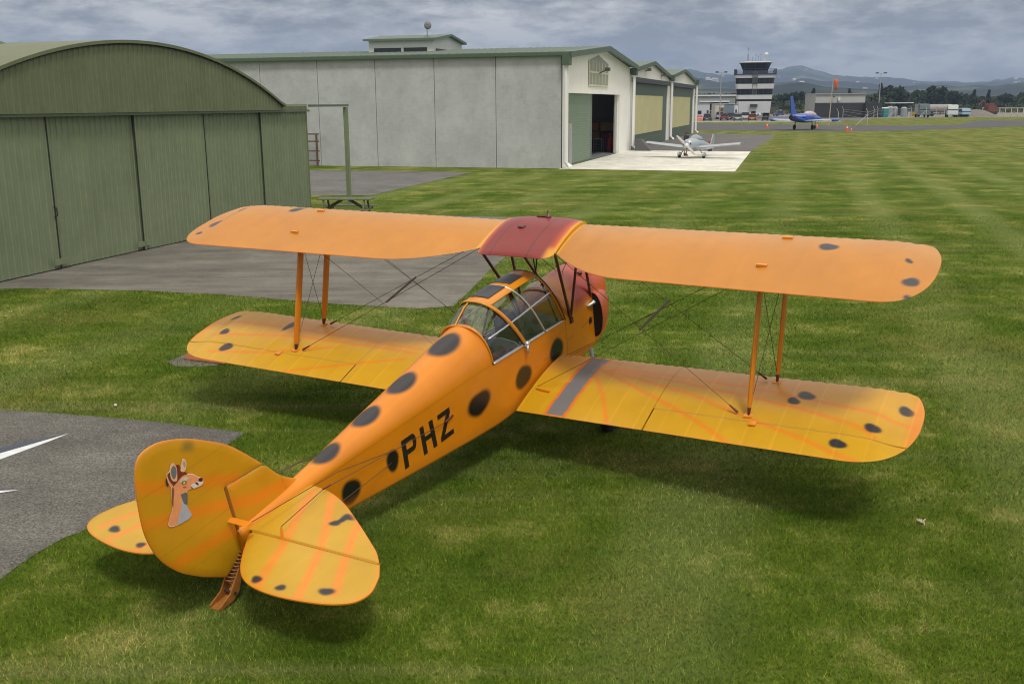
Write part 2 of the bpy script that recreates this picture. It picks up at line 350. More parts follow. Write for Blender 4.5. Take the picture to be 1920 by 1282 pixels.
b.loft([[(-3.2 + 5.2 * t, y, 5.30 + .62 * (1 - t * t)) for t in ts2] + [(-3.2 + 5.2 * t, y, 5.2 + .5 * (1 - t * t)) for t in ts2[::-1]] for y in (2.5, 18.5)]); b.build('rear_roof', GRNR, hg)
# ------------------------------------------------------------------ big concrete hangar with three gabled bays
bh = empty('concrete_hangar', (W0[0], W0[1], 0), ANG); tag(bh, 'long grey concrete panel hangar with three white gabled door bays', 'hangar')
def wallmat():
    m = mat('wall_concrete', (.45, .47, .48), .8, noise=(.5, .06), spec=.3); nt = m.node_tree; N = nt.nodes; L = nt.links; p = N['Principled BSDF']
    src = p.inputs['Base Color'].links[0].from_socket; tc = N.new('ShaderNodeTexCoord')
    def layer(src, sc, stretch, lo, hi, a, b_):
        mp = N.new('ShaderNodeMapping'); mp.inputs['Scale'].default_value = stretch; L.new(tc.outputs['Object'], mp.inputs[0])
        n = N.new('ShaderNodeTexNoise'); n.inputs['Scale'].default_value = sc; n.inputs['Detail'].default_value = 8; n.inputs['Roughness'].default_value = .7; L.new(mp.outputs[0], n.inputs['Vector'])
        q = N.new('ShaderNodeMapRange'); L.new(n.outputs[0], q.inputs[0]); q.inputs[1].default_value = lo; q.inputs[2].default_value = hi; q.inputs[3].default_value = a; q.inputs[4].default_value = b_
        v = N.new('ShaderNodeVectorMath'); v.operation = 'SCALE'; L.new(src, v.inputs[0]); L.new(q.outputs[0], v.inputs['Scale']); return v.outputs[0]
    src = layer(src, 1.4, (1, 1, 1), .50, .72, 1, .86); src = layer(src, .5, (1, 1, 1), .3, .7, .90, 1.08); src = layer(src, 7, (1, 1, 1), .55, .75, 1, .88); src = layer(src, 2.0, (1, 1, 4), .3, .7, .95, 1.05); src = layer(src, 2, (1, 4, .4), .56, .8, 1, .86)
    L.new(src, p.inputs['Base Color']); return m
WC = wallmat(); WHT = mat('white_plaster', (.84, .84, .80), .7, noise=(.6, .05)); HGR = mat('hangar_green', (.075, .115, .078), .5, noise=(.6, .07)); RGR = mat('hangar_roof_green', (.105, .150, .115), .5, noise=(.6, .06))
js = [0.02, 4.04, 7.95, 11.83, 15.76, 19.8, 23.9, 28, 32, 36]
for a, c in zip(js[:-1], js[1:]):
    b = MB(); b.box(0, .18, a + .018, c - .018, 0, 6.62); b.build('wall_panel', WC, bh)
b = MB(); b.box(.19, .25, 0, 36, 0, 6.6); b.build('joint_backing', mat('joint_grey', (.07, .075, .085), .8), bh)
def gable(x0, x1, ez, az, y, holes, mname, name='gable_wall', th=.2):
    """white front with rectangular holes (x0,x1,z1) reaching the ground, built as non-overlapping boxes"""
    b = MB(); hs = sorted(holes); xs = [x0]
    for h in hs: xs += [h[0], h[1]]
    xs.append(x1); mid = (x0 + x1) / 2
    for i in range(0, len(xs), 2):
        if xs[i + 1] - xs[i] > .01: b.box(xs[i], xs[i + 1], y, y + th, 0, 4.2 if False else hs[0][2])
    zt = hs[0][2]
    b.prism([(x0, zt), (x1, zt), (x1, ez), (mid, az), (x0, ez)], lambda x, z: (x, y, z), lambda x, z: (x, y + th, z))
    return b.build(name, mname, bh)
gable(.25, 23.9, 6.5, 7.5, 0, [(1.5, 19.35, 4.4)], WHT)
gable(24.5, 47.7, 6.4, 7.4, 0, [(25.0, 46.8, 5.7)], WHT)
gable(48.3, 71.9, 6.4, 7.4, 0, [(49.0, 71.0, 5.7)], WHT)
for x0, x1, ez, az, yb in [(-.15, 24.25, 6.72, 7.62, 34), (24.25, 48, 6.50, 7.50, 30), (48, 72.3, 6.50, 7.50, 30)]:
    m_ = (x0 + x1) / 2; b = MB(); d = -.55 if x0 < 0 else -.2
    P = [(x0, ez - .12), (x0, ez), (m_, az), (x1, ez), (x1, ez - .12), (m_, az - .12)]
    b.prism(P, lambda x, z: (x, d, z), lambda x, z: (x, yb, z)); ro = b.build('roof', RGR, bh)
    b = MB(); P = [(x0, ez - .34), (x0, ez - .002), (m_, az - .002), (x1, ez - .002), (x1, ez - .34), (m_, az - .34)]
    b.prism(P, lambda x, z: (x, d - .08, z), lambda x, z: (x, d - .003, z)); b.build('barge_board', HGR, ro)
    b = MB()
    for side in (0, 1):
        for k in range(70 if x0 < 0 else 0):
            y = .2 + k * .48; xa, xb = (x0 + .02, m_ - .1) if side == 0 else (m_ + .1, x1)
            za = ez + (az - ez) * abs(xa - (x0 if side == 0 else x1)) / (m_ - x0) if side == 0 else az - .01; zb = az - .008 if side == 0 else ez
            b.add([(xa, y, za + .001), (xb, y, zb + .001), (xb, y + .03, zb + .03), (xa, y + .03, za + .03), (xa, y + .06, za + .001), (xb, y + .06, zb + .001)], [(0, 1, 2, 3), (3, 2, 5, 4)])
    if b.v: b.build('roof_rib', RGR, ro)
b = MB(); b.box(-.28, -.003, -.5, 34, 6.50, 6.66); b.build('gutter', HGR, bh)
for x, dx in [(-.1, 0), (24.1, 0), (48.0, 0), (72.2, 0)]:
    b = MB(); b.box(x - .35, x + .35, -.55, -.12, 5.95, 6.55); hd = b.build('rain_head', HGR, bh)
    for q in ((-.12,), (.2,)):
        b = MB(); b.tube([(x + q[0], -.3, 5.95), (x + q[0], -.3, .35), (x + q[0] - .0, -.62, .1)], .10, 10); b.build('downpipe', mat('pipe_white', (.78, .79, .78), .5), bh, smooth='angle')
for x in (24.25, 48.0, 72.0):
    b = MB(); b.box(x - .24, x + .24, -.03, .6, 0, 6.1); b.build('bay_column', WHT, bh)
b = MB(); b.prism([(-1.3, 0), (0, 0), (0, .9), (-.45, .9)], lambda y, z: (23.1, y - .65, z), lambda y, z: (24.6, y - .65, z)); b.build('splash_block', mat('block_grey', (.10, .10, .10), .8), bh)
# bay 1: green sliding door, opening beside it, louvred gable vent
b = MB(); b.box(1.5, 9.78, .26, .32, .03, 4.4)
for k in range(27): z = .1 + k * .16; b.box(1.52, 9.76, .235, .262, z, z + .055)
sd_ = b.build('sliding_door', mat('door_green', (.19, .26, .18), .5, noise=(.5, .06)), bh)
b = MB(); b.box(9.78, 9.98, .22, .34, .03, 4.38); b.build('door_edge', mat('door_trim', (.19, .21, .19), .5), sd_)
b = MB(); b.box(18.6, 19.35, .202, .30, 0, 4.4); b.build('door_jamb', mat('jamb_cream', (.36, .37, .33), .7), bh)
b = MB(); b.tube([(1.0, -.3, 0), (1.0, -.3, 2.6)], .12, 8); b.build('bollard_pipe', mat('pipe_grey', (.32, .33, .33), .5), bh)
vt = MB(); vt.prism([(7.6, 4.95), (14.2, 4.95), (14.2, 6.5), (10.9, 6.95), (7.6, 6.5)], lambda x, z: (x, -.035, z), lambda x, z: (x, -.004, z)); vo = vt.build('gable_window', mat('vent_olive', (.30, .32, .26), .5), bh)
b = MB()
for k in range(7): x = 7.6 + k * 1.1; b.box(x - .06, x + .06, -.07, -.037, 4.95, 6.5)
b.box(7.6, 14.2, -.075, -.037, 5.75, 5.87); b.box(7.6, 14.2, -.075, -.037, 4.9, 5.0); b.build('window_bar', mat('bar_cream', (.60, .60, .45), .6), vo)
def floodlight(x, y, z, par):
    b = MB(); b.tube([(x, y, z - .25), (x, y - .5, z)], .04, 6); b.box(x - .22, x + .22, y - .75, y - .45, z - .08, z + .14); return b.build('floodlight', mat('lamp_dark', (.06, .07, .06), .5), par)
floodlight(10.9, -.05, 6.0, bh); floodlight(32, .28, 6.6, bh); floodlight(42, .28, 6.4, bh)
# interior of bay 1
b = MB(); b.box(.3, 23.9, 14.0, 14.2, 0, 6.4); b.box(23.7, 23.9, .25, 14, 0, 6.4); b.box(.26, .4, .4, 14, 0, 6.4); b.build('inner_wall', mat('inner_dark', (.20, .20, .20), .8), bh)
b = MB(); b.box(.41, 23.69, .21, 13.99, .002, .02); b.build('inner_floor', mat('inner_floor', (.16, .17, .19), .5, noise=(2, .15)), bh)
# bays 2 and 3: tall panel doors with a cream middle
for x0, x1, ca, cb in [(25.0, 46.8, 26.3, 43.6), (49.0, 71.0, 50.2, 68.0)]:
    b = MB(); b.box(x0, x1, .07, .18, .02, 5.55); dr = b.build('bay_door', HGR, bh)
    b = MB(); b.box(ca, cb, .03, .066, 1.15, 4.42)
    for k in range(60): x = ca + .02 + k * (cb - ca - .1) / 60; b.box(x, x + .05, .018, .029, 1.16, 4.41)
    b.build('cream_panel', mat('cream_sheet', (.56, .54, .30), .6, noise=(.4, .08)), dr)
    b = MB(); b.box(x0 - .3, x1 + .3, -.30, -.004, 5.45, 5.85); b.build('door_header', mat('header_dark', (.035, .035, .045), .5), dr)
# roof cabin
rc = MB(); rc.box(7.5, 13.5, 10.75, 15.5, 7.0, 8.05); rc.prism([(7.5, 8.05), (13.5, 8.05), (10.5, 8.42)], lambda x, z: (x, 10.75, z), lambda x, z: (x, 15.5, z)); ro = rc.build('roof_cabin', mat('cabin_white', (.60, .62, .60), .6), bh)
b = MB(); b.prism([(7.2, 8.02), (7.2, 8.16), (10.5, 8.58), (13.8, 8.16), (13.8, 8.02), (10.5, 8.44)], lambda x, z: (x, 10.45, z), lambda x, z: (x, 15.8, z)); b.build('cabin_roof', RGR, ro)
b = MB(); b.box(7.46, 7.495, 11.2, 12.9, 7.28, 7.56); b.box(7.46, 7.495, 13.1, 15.1, 7.28, 7.56); b.box(8, 11, 10.71, 10.745, 7.2, 7.5); b.build('window', mat('win_dark', (.02, .025, .028), .2), ro)
b = MB()
for k in range(24): y = 10.8 + k * .2; b.box(7.485, 7.499, y, y + .05, 7.6, 8.0)
b.build('cladding_rib', mat('cabin_white', (.6, .6, .6)), ro)
# satellite dish on the roof cabin
def local(x, y, z): q = L2W(W0, x, y); return Vector((q[0], q[1], z))
dp = local(7.6, 11.2, 8.2)
dish = empty('satellite_dish', dp); tag(dish, 'small grey satellite dish on a thin mast above the roof cabin', 'satellite dish')
b = MB(); b.tube([(0, 0, -.15), (0, 0, .55)], .035, 8); b.tube([(-.45, 0, -.1), (0, 0, .15), (.45, 0, -.1)], .02, 6); b.build('mast', mat('galv', (.30, .31, .32), .4, .6), dish)
b = MB(); b.rev([(.26, .08), (.20, .035), (.10, .01), (.01, 0), (.01, -.02), (.11, -.01), (.21, .02), (.27, .07)], (0, .05, .8), 'Y', 24); b.build('reflector', mat('dish_grey', (.20, .21, .22), .6), dish, smooth=True).rotation_euler = (0, 0, -.3)
b = MB(); b.tube([(0, .05, .5), (.1, .55, .85)], .015, 6); b.box(.05, .15, .5, .6, .8, .9); b.build('feed_arm', mat('galv', (.3, .3, .3)), dish)

# ------------------------------------------------------------------ short mown grass blades near the camera
def in_poly(P, poly):
    x, y = P[:, 0], P[:, 1]; r = np.zeros(len(P), bool); n = len(poly)
    for i in range(n):
        (x1, y1), (x2, y2) = poly[i], poly[(i + 1) % n]
        r ^= ((y1 > y) != (y2 > y)) & (x < (x2 - x1) * (y - y1) / ((y2 - y1) or 1e-9) + x1)
    return r
def lawn():
    PP = []; SZ = []
    for ya, yb, dens, w, h in [(4.8, 9, 4800, .0052, .034), (9, 14, 2400, .0075, .036), (14, 22, 1000, .011, .036), (22, 34, 420, .016, .030), (34, 46, 130, .018, .024)]:
        n = int((yb * yb - ya * ya) * .5 * 1.16 * dens); Y = np.sqrt(rng.uniform(ya * ya, yb * yb, n)); X = rng.uniform(-.58, .58, n) * Y; PP.append(np.stack([X, Y], 1)); SZ.append(np.stack([np.full(n, w), np.full(n, h)], 1))
    P = np.vstack(PP); Z = np.vstack(SZ)
    Pj = P + rng.normal(0, .035, P.shape)
    keep = ~(in_poly(Pj, sl) | in_poly(Pj, ap) | in_poly(P, [L2W(HG0, -9, 0), L2W(HG0, 14, 0), L2W(HG0, 14, 20), L2W(HG0, -9, 20)])); P = P[keep]; Z = Z[keep]; n = len(P)
    th = rng.uniform(0, 2 * math.pi, n); ln = rng.uniform(0, 2 * math.pi, n); hh = Z[:, 1] * rng.uniform(.45, 1.25, n); bend = hh * rng.uniform(.2, 1.3, n)
    dx = np.cos(th) * Z[:, 0] / 2; dy = np.sin(th) * Z[:, 0] / 2
    V = np.empty((n, 3, 3)); V[:, 0] = np.stack([P[:, 0] - dx, P[:, 1] - dy, np.zeros(n)], 1); V[:, 1] = np.stack([P[:, 0] + dx, P[:, 1] + dy, np.zeros(n)], 1); V[:, 2] = np.stack([P[:, 0] + np.cos(ln) * bend, P[:, 1] + np.sin(ln) * bend, hh], 1)
    me = bpy.data.meshes.new('lawn_grass'); me.vertices.add(3 * n); me.vertices.foreach_set('co', V.ravel()); me.loops.add(3 * n); me.loops.foreach_set('vertex_index', np.arange(3 * n)); me.polygons.add(n); me.polygons.foreach_set('loop_start', np.arange(n) * 3); me.update()
    g = rng.uniform(0, 1, n); c = np.ones((n, 4)); dry = rng.uniform(0, 1, n) < .10
    c[:, :3] = (.60 + 1.75 * g)[:, None]; c[dry, :3] = np.array((3.4, 2.2, 3.6)) * (.5 + .8 * g[dry])[:, None]
    at = me.color_attributes.new('paint', 'FLOAT_COLOR', 'POINT'); at.data.foreach_set('color', np.repeat(c, 3, 0).ravel().astype(np.float32))
    m = grass_mat('grass_blade', True)
    me.materials.append(m); o = bpy.data.objects.new('lawn_grass', me); COL.objects.link(o); tag(o, kind='stuff'); o['label'] = 'short mown green grass blades of the lawn around the biplane'
lawn()
# ================================================================== BIPLANE  (local: x aft, y starboard, z up)
#data
DATA = {
  'us': [[3.423,0.409,0.089,0.088],[4.187,0.517,0.032,0.044],[4.269,0.896,0.07,0.085],[4.277,1.17,0.034,0.034]],
  'up': [[-3.357,0.217,0.069,0.128],[-4.216,0.742,0.075,0.095],[-4.24,1.014,0.044,0.048],[-4.185,0.25,0.036,0.065]],
  'ls': [[3.357,0.426,0.084,0.077],[3.262,0.549,0.06,0.063],[4.288,0.386,0.067,0.085],[4.061,0.8,0.072,0.067],[3.808,1.087,0.078,0.061]],
  'lp': [[-4.017,0.712,0.062,0.076],[-3.749,1.016,0.083,0.077],[-4.18,0.297,0.067,0.058],[-3.264,0.369,0.059,0.128]],
  'walk': [[0.822,0.292],[1.042,0.268],[0.939,1.272],[0.728,1.27]],
  'lstr': [[[1.032,0.54],[1.259,0.858],[1.482,1.25],[1.518,1.32]],[[1.05,0.404],[1.637,0.686],[2.234,0.962],[2.586,1.149],[2.828,1.301]],[[1.112,0.39],[2.242,0.661],[3.011,0.944],[3.464,1.081],[3.789,1.21],[4.048,1.281]],[[1.163,0.353],[2.172,0.468],[3.354,0.659],[3.888,0.798],[4.101,0.907]],[[1.213,0.314],[2.734,0.397],[3.836,0.552],[4.443,0.632]]],
  'lpstr': [[[-4.058,0.466],[-3.182,0.426],[-1.988,0.462],[-1.312,0.483]],[[-4.121,0.801],[-2.981,0.589],[-1.913,0.578],[-1.327,0.579]],[[-2.689,1.263],[-2.074,1.013],[-1.388,0.716]],[[-3.925,1.144],[-3.155,0.996],[-2.429,0.709]]],
  'hs': [[1.887,1.32],[1.916,0.974],[2.356,0.98],[2.929,0.937],[3.725,0.935],[4.141,0.92],[4.458,0.967]],
  'hp': [[-4.364,0.895],[-4.061,0.875],[-2.789,0.855],[-1.742,0.936],[-1.716,1.316]],
  'fit_u': [[2.986,0.3],[2.881,0.914],[-2.904,0.078],[-2.82,0.814]],
  'fit_l': [[0.599,0.955],[2.968,0.977],[-2.886,0.936]],
  'strutbase': [[2.99,0.233],[2.899,0.877],[-2.883,0.103],[-2.809,0.848]],
  'rud': [[5.614,0.294],[5.188,0.265],[5.212,0.317],[5.446,0.554],[5.62,0.692],[5.848,0.835],[6.062,0.921],[6.213,0.928],[6.296,0.88],[6.346,0.756],[6.378,0.546],[6.384,0.33],[6.328,0.11],[6.197,-0.094],[6.011,-0.266],[5.796,-0.414],[5.577,-0.309]],
  'fin': [[5.186,0.272],[5.038,0.081],[4.854,-0.087],[4.75,-0.187],[5.523,-0.156],[5.573,-0.296],[5.614,0.294]],
  'rstr': [[[6.342,0.707],[6.199,0.631],[6.016,0.554],[5.706,0.405],[5.485,0.295]],[[6.372,0.419],[6.231,0.374],[6.012,0.296],[5.795,0.223],[5.605,0.139],[5.368,0.045],[4.984,-0.021]],[[6.223,-0.018],[6.045,-0.033],[5.84,-0.046],[5.634,-0.086],[5.418,-0.127],[5.163,-0.14],[4.953,-0.135]]],
  'rspot': [[5.855,0.785]],
  'tail_r': [[4.797,0.011],[4.783,0.09],[4.827,0.322],[4.941,0.566],[5.123,0.838],[5.298,1.079],[5.406,1.22],[5.52,1.325],[5.637,1.409],[5.801,1.463],[5.921,1.436],[5.995,1.348],[6.052,1.188],[6.093,0.922],[6.093,0.689],[6.05,0.506],[5.953,0.367],[5.78,0.231],[5.569,0.097],[5.529,0.007]],
  'hinge_t': [[5.506,0.003],[5.52,1.325]],
  'tstr': [[[4.887,0.193],[5.103,0.265],[5.389,0.385],[5.634,0.495],[5.873,0.573],[6.059,0.643]],[[4.896,0.394],[5.289,0.655],[5.601,0.824],[5.88,0.943],[6.057,1.013]],[[5.142,0.852],[5.408,0.973],[5.705,1.124],[5.929,1.238]]],
  'tspot': [[5.212,0.677],[5.094,0.726],[6.009,0.582],[6.021,0.821],[5.936,1.169],[5.923,-1.09],[6.006,-0.669],[6.025,-0.448]],
  'tstrp': [[[5.839,-1.175],[5.635,-1.127]],[[6.025,-0.861],[5.812,-0.755]]],
  'tail_l': [[5.507,-1.25],[5.644,-1.34],[5.796,-1.347],[5.921,-1.259],[6.017,-1.105],[6.084,-0.889],[6.119,-0.603],[6.101,-0.403]],
  'an': {'outline':[[6.104,0.688],[6.075,0.695],[6.058,0.723],[6.029,0.738],[6.009,0.707],[5.991,0.705],[5.972,0.678],[5.938,0.722],[5.916,0.692],[5.929,0.647],[5.949,0.624],[5.93,0.593],[5.89,0.573],[5.848,0.525],[5.82,0.499],[5.81,0.469],[5.82,0.448],[5.846,0.444],[5.901,0.454],[5.946,0.47],[5.976,0.463],[5.998,0.391],[6.003,0.352],[5.982,0.28],[6.022,0.261],[6.106,0.27],[6.173,0.289],[6.197,0.311],[6.19,0.339],[6.155,0.385],[6.125,0.425],[6.113,0.502],[6.095,0.564],[6.104,0.6],[6.108,0.654]],'helmet':[[6.099,0.685],[6.074,0.69],[6.031,0.714],[6.002,0.708],[5.989,0.703],[5.974,0.676],[5.981,0.65],[5.949,0.622],[5.932,0.594],[5.974,0.603],[6.006,0.596],[6.027,0.587],[6.074,0.573],[6.079,0.586],[6.094,0.625],[6.1,0.654]],'ear1':[[6.029,0.738],[6.054,0.726],[6.073,0.686],[6.079,0.643],[6.068,0.611],[6.04,0.595],[6.028,0.609],[6.012,0.672],[6.014,0.709]],'ear1in':[[6.032,0.719],[6.053,0.71],[6.067,0.677],[6.066,0.646],[6.057,0.622],[6.038,0.63],[6.021,0.657],[6.018,0.696]],'ear2':[[5.936,0.721],[5.955,0.693],[5.978,0.664],[5.982,0.645],[5.958,0.625],[5.94,0.632],[5.925,0.655],[5.917,0.687],[5.926,0.708]],'ear2in':[[5.935,0.705],[5.947,0.688],[5.947,0.66],[5.935,0.66],[5.928,0.683]],'neckdark':[[6.033,0.478],[5.977,0.461],[5.999,0.382],[6.015,0.386],[6.027,0.408]],'chest':[[6.029,0.442],[6.023,0.401],[6.004,0.368],[6.004,0.341],[5.985,0.279],[6.021,0.263],[6.105,0.272],[6.12,0.284],[6.093,0.332],[6.064,0.367]],'hair':[[6.092,0.562],[6.077,0.564],[6.082,0.525],[6.105,0.471],[6.12,0.427],[6.123,0.44],[6.112,0.501]],'tail':[[6.119,0.66],[6.112,0.651],[6.115,0.632],[6.11,0.614],[6.112,0.6],[6.123,0.597],[6.127,0.613],[6.125,0.643]],'brow':[[6.013,0.574],[5.991,0.585],[5.956,0.58],[5.925,0.558],[5.916,0.548],[5.945,0.556],[5.958,0.553],[5.991,0.567],[6.005,0.559]],'eye':[[5.998,0.563],[5.977,0.562],[5.957,0.545],[5.965,0.529],[5.988,0.536],[6.0,0.551]],'pupil':[[5.984,0.558],[5.971,0.551],[5.974,0.536],[5.989,0.543]],'nose':[[5.844,0.505],[5.82,0.499],[5.813,0.481],[5.82,0.47],[5.837,0.476],[5.851,0.492]],'muzzle':[[5.925,0.498],[5.889,0.493],[5.854,0.483],[5.814,0.466],[5.821,0.449],[5.846,0.446],[5.9,0.456],[5.927,0.472]],'mouth':[[5.888,0.496],[5.866,0.484],[5.859,0.465],[5.866,0.462],[5.878,0.476]],'mouth2':[[5.931,0.488],[5.92,0.473],[5.916,0.465],[5.926,0.471]],'cheek':[[6.0,0.525],[5.967,0.503],[5.99,0.509]]},
  'P': [[3.657,-0.3],[3.647,-0.594],[3.59,-0.608],[3.59,-0.47],[3.501,-0.483],[3.456,-0.446],[3.443,-0.384],[3.456,-0.335],[3.499,-0.308]],
  'Pin': [[3.592,-0.35],[3.584,-0.422],[3.525,-0.427],[3.504,-0.387],[3.517,-0.355]],
  'H': [[3.379,-0.297],[3.36,-0.596],[3.305,-0.608],[3.317,-0.491],[3.219,-0.507],[3.206,-0.601],[3.152,-0.612],[3.176,-0.303],[3.237,-0.295],[3.231,-0.44],[3.317,-0.431],[3.319,-0.301]],
  'Z': [[3.098,-0.297],[2.899,-0.306],[2.896,-0.395],[3.023,-0.562],[2.879,-0.572],[2.876,-0.622],[3.083,-0.594],[3.086,-0.548],[2.963,-0.362],[3.096,-0.347]],
  'fsp': [[4.376,-0.441],[3.817,-0.431],[2.404,-0.499],[1.498,-0.6],[0.683,-0.621]],
  'fsr': [[4.264,-0.505],[4.35,-0.334],[3.717,-0.485],[3.793,-0.325],[2.194,-0.598],[2.375,-0.353],[1.314,-0.683],[1.469,-0.453],[0.506,-0.697],[0.655,-0.471]],
  'scr': [[1.588,-0.918],[1.43,-0.924]],
}
PM = Matrix(((-0.48173,0.87144,-0.09233,0.51702),(-0.85586,-0.49050,-0.16405,12.09771),(-0.18825,0.00000,0.98212,1.71686),(0,0,0,1)))
bp = empty('biplane', matrix=PM)
tag(bp, 'orange and yellow biplane with black spots, lettered PHZ, parked on the lawn', 'aeroplane')
YEL = np.array((.56, .305, .004)); YEL2 = np.array((.6, .36, .05)); ORA = np.array((.485, .190, .018)); FUS = np.array((.66, .215, .003)); RED = np.array((.20, .012, .012)); BLK = np.array((.005, .005, .006)); STR = np.array((.72, .17, .008)); STRD = np.array((.60, .13, .012))
def sst(x, a, b): t = np.clip((x - a) / (b - a), 0, 1); return t * t * (3 - 2 * t)
def blend(C, c, m): return C * (1 - m[:, None]) + np.asarray(c) * m[:, None]
def segdist(P, L):
    best = np.full(len(P), 1e9)
    L = np.array(L, float)
    for a, b in zip(L[:-1], L[1:]):
        d = b - a; t = np.clip(((P - a) @ d) / max(d @ d, 1e-9), 0, 1); best = np.minimum(best, np.hypot(*(P - (a + t[:, None] * d)).T))
    return best
def spot(C, P, s, col=BLK, soft=.22, wob=.12):
    a = (P[:, 0] - s[0]) / s[2]; b_ = (P[:, 1] - s[1]) / s[3]; th = np.arctan2(b_, a); ph = s[0] * 7 + s[1] * 5
    r = np.hypot(a, b_) / (1 + wob * np.sin(2 * th + ph) + wob * .6 * np.sin(3 * th + 2 * ph))
    return blend(C, col, 1 - sst(r, 1 - soft, 1 + soft))
def stroke(C, P, L, col, w, soft=1.0, k=.8): return blend(C, col, k * (1 - sst(segdist(P, L), w * (1 - soft * .6), w * (1 + soft))))
def vnoise(P, sc, seed):    # smooth value noise in 2-D
    r = np.random.RandomState(seed).rand(64, 64); x = P[:, 0] * sc + 31; y = P[:, 1] * sc + 17; i = np.floor(x).astype(int); j = np.floor(y).astype(int); fx = x - i; fy = y - j
    fx = fx * fx * (3 - 2 * fx); fy = fy * fy * (3 - 2 * fy); g = lambda a, b: r[a % 64, b % 64]
    return (g(i, j) * (1 - fx) + g(i + 1, j) * fx) * (1 - fy) + (g(i, j + 1) * (1 - fx) + g(i + 1, j + 1) * fx) * fy
def weather(C, P, seed=3): return C * (1 + .10 * (vnoise(P, 2.3, seed) - .5) + .07 * (vnoise(P, 9, seed + 1) - .5))[:, None]
FAB = mat('painted_fabric', (1, 1, 1), .42, attr=True, coat=.12, spec=.5, bump=(26, .012), noise=(3, .035))
MET = mat('painted_metal', (1, 1, 1), .36, attr=True, coat=.12, spec=.5, noise=(3, .03))
CS, CHU, CHL = .4856, 1.3116, 1.2886
ZU, DIU, SWU, INC = .6856, .0450, .1272, .0776
XL, ZL, DIL, SWL, YL0 = .5499, -.7415, .0703, .1094, .5905
def camb(t): return 1.31 * .195 * np.sqrt(np.clip(t, 0, 1)) * (1 - np.clip(t, 0, 1))
def planform(y, ch, root_cut=None):
    y = np.abs(y); le = np.zeros_like(y); te = np.full_like(y, ch); yt = 4.455
    q = np.clip((y - 4.24) / (yt - 4.24), 0, .9999); le = le + .50 * (1 - (1 - q ** 2.1) ** (1 / 2.1))
    y0 = 3.98 if root_cut else 3.82; q = np.clip((y - y0) / (yt - y0), 0, .9999); te = te - (ch - .50) * (1 - (1 - q ** 2.5) ** (1 / 2.5))
    if root_cut: q = np.clip((y - CS) / (1.5 - CS), 0, 1); te = te - (ch - root_cut) * (1 - np.sin(q * math.pi / 2) ** .85)
    return le, te
def wing_xyz(kind, y, c, top):
    a = np.maximum(np.abs(y) - (CS if kind == 'u' else YL0), 0 if kind == 'u' else -9)
    ch = CHU if kind == 'u' else CHL; rib = (np.abs(y) - .1) / .285; sag = np.abs(np.sin(rib * math.pi))
    le, te = planform(y, ch, .80 if kind == 'u' else None); t = np.clip((c - le) / (te - le), 0, 1)
    h = camb(t) * np.minimum((te - le) / ch, 1) ** .5 * (1 - .8 * sst(np.abs(y), 3.95, 4.40))
    x = (SWU * a if kind == 'u' else XL + SWL * a) + c; z = (ZU + DIU * a if kind == 'u' else ZL + DIL * a) - INC * c
    scal = np.abs(np.sin((np.abs(y) - .1) / .118 * math.pi)); x = x + .014 * scal ** 1.5 * np.exp(-t * 16)
    if top: z = z + h - .005 * scal ** 1.5 * np.exp(-t * 9) * (t > .004) - .0045 * sag * (t > .03) * np.sqrt(np.sin(np.clip(t, 0, 1) * math.pi) + .02)
    else: z = z - .018 * np.sin(np.clip(t * 1.2, 0, 1) * math.pi) - .004
    return np.stack([x, y, z], -1)
def wing_patch(mb, cols, kind, ya, yb, fa, fb, paint, ny, nc):
    """closed shell between spanwise ya..yb and chordwise fractions fa(y)..fb(y) in metres behind the leading edge line"""
    ys = np.linspace(ya, yb, ny); ys = np.where(np.abs(ys) > 4.0, np.sign(ys) * (4.0 + (.4549) * (1 - (1 - np.clip((np.abs(ys) - 4.0) / (max(abs(ya), abs(yb)) - 4.0 + 1e-9), 0, 1)) ** 1.6)), ys) if max(abs(ya), abs(yb)) > 4.1 else ys
    T = np.linspace(0, 1, nc) ** 1.35 if fa is None else np.linspace(0, 1, nc)
    ch = CHU if kind == 'u' else CHL
    secs = []
    le, te = planform(ys, ch, .80 if kind == 'u' else None)
    A = le if fa is None else np.clip(fa(ys), le, te); B = te if fb is None else np.clip(fb(ys), le, te)
    Cg = A[:, None] + (B - A)[:, None] * T[None]; Yg = np.repeat(ys[:, None], nc, 1)
    top = wing_xyz(kind, Yg.ravel(), Cg.ravel(), True).reshape(ny, nc, 3); bot = wing_xyz(kind, Yg.ravel(), Cg.ravel(), False).reshape(ny, nc, 3)
    P = np.stack([Yg.ravel(), Cg.ravel()], 1); C = paint(P).reshape(ny, nc, 3)
    ring = np.concatenate([top, bot[:, ::-1]], 1); cr = np.concatenate([C, C[:, ::-1]], 1); n = 2 * nc
    V = ring.reshape(-1, 3); o = len(mb.v); mb.v += [tuple(q) for q in V.tolist()]; cols.append(cr.reshape(-1, 3))
    flip = yb < ya
    fs = []
    for i in range(ny - 1):
        for k in range(n):
            f = (o + i * n + k, o + i * n + (k + 1) % n, o + (i + 1) * n + (k + 1) % n, o + (i + 1) * n + k); fs.append(f if flip else f[::-1])
    for i in (0, ny - 1):
        for k in range(nc - 1):
            f = (o + i * n + k, o + i * n + k + 1, o + i * n + n - 2 - k, o + i * n + n - 1 - k); fs.append(f)
    mb.f += fs; mb.mi += [0] * len(fs)
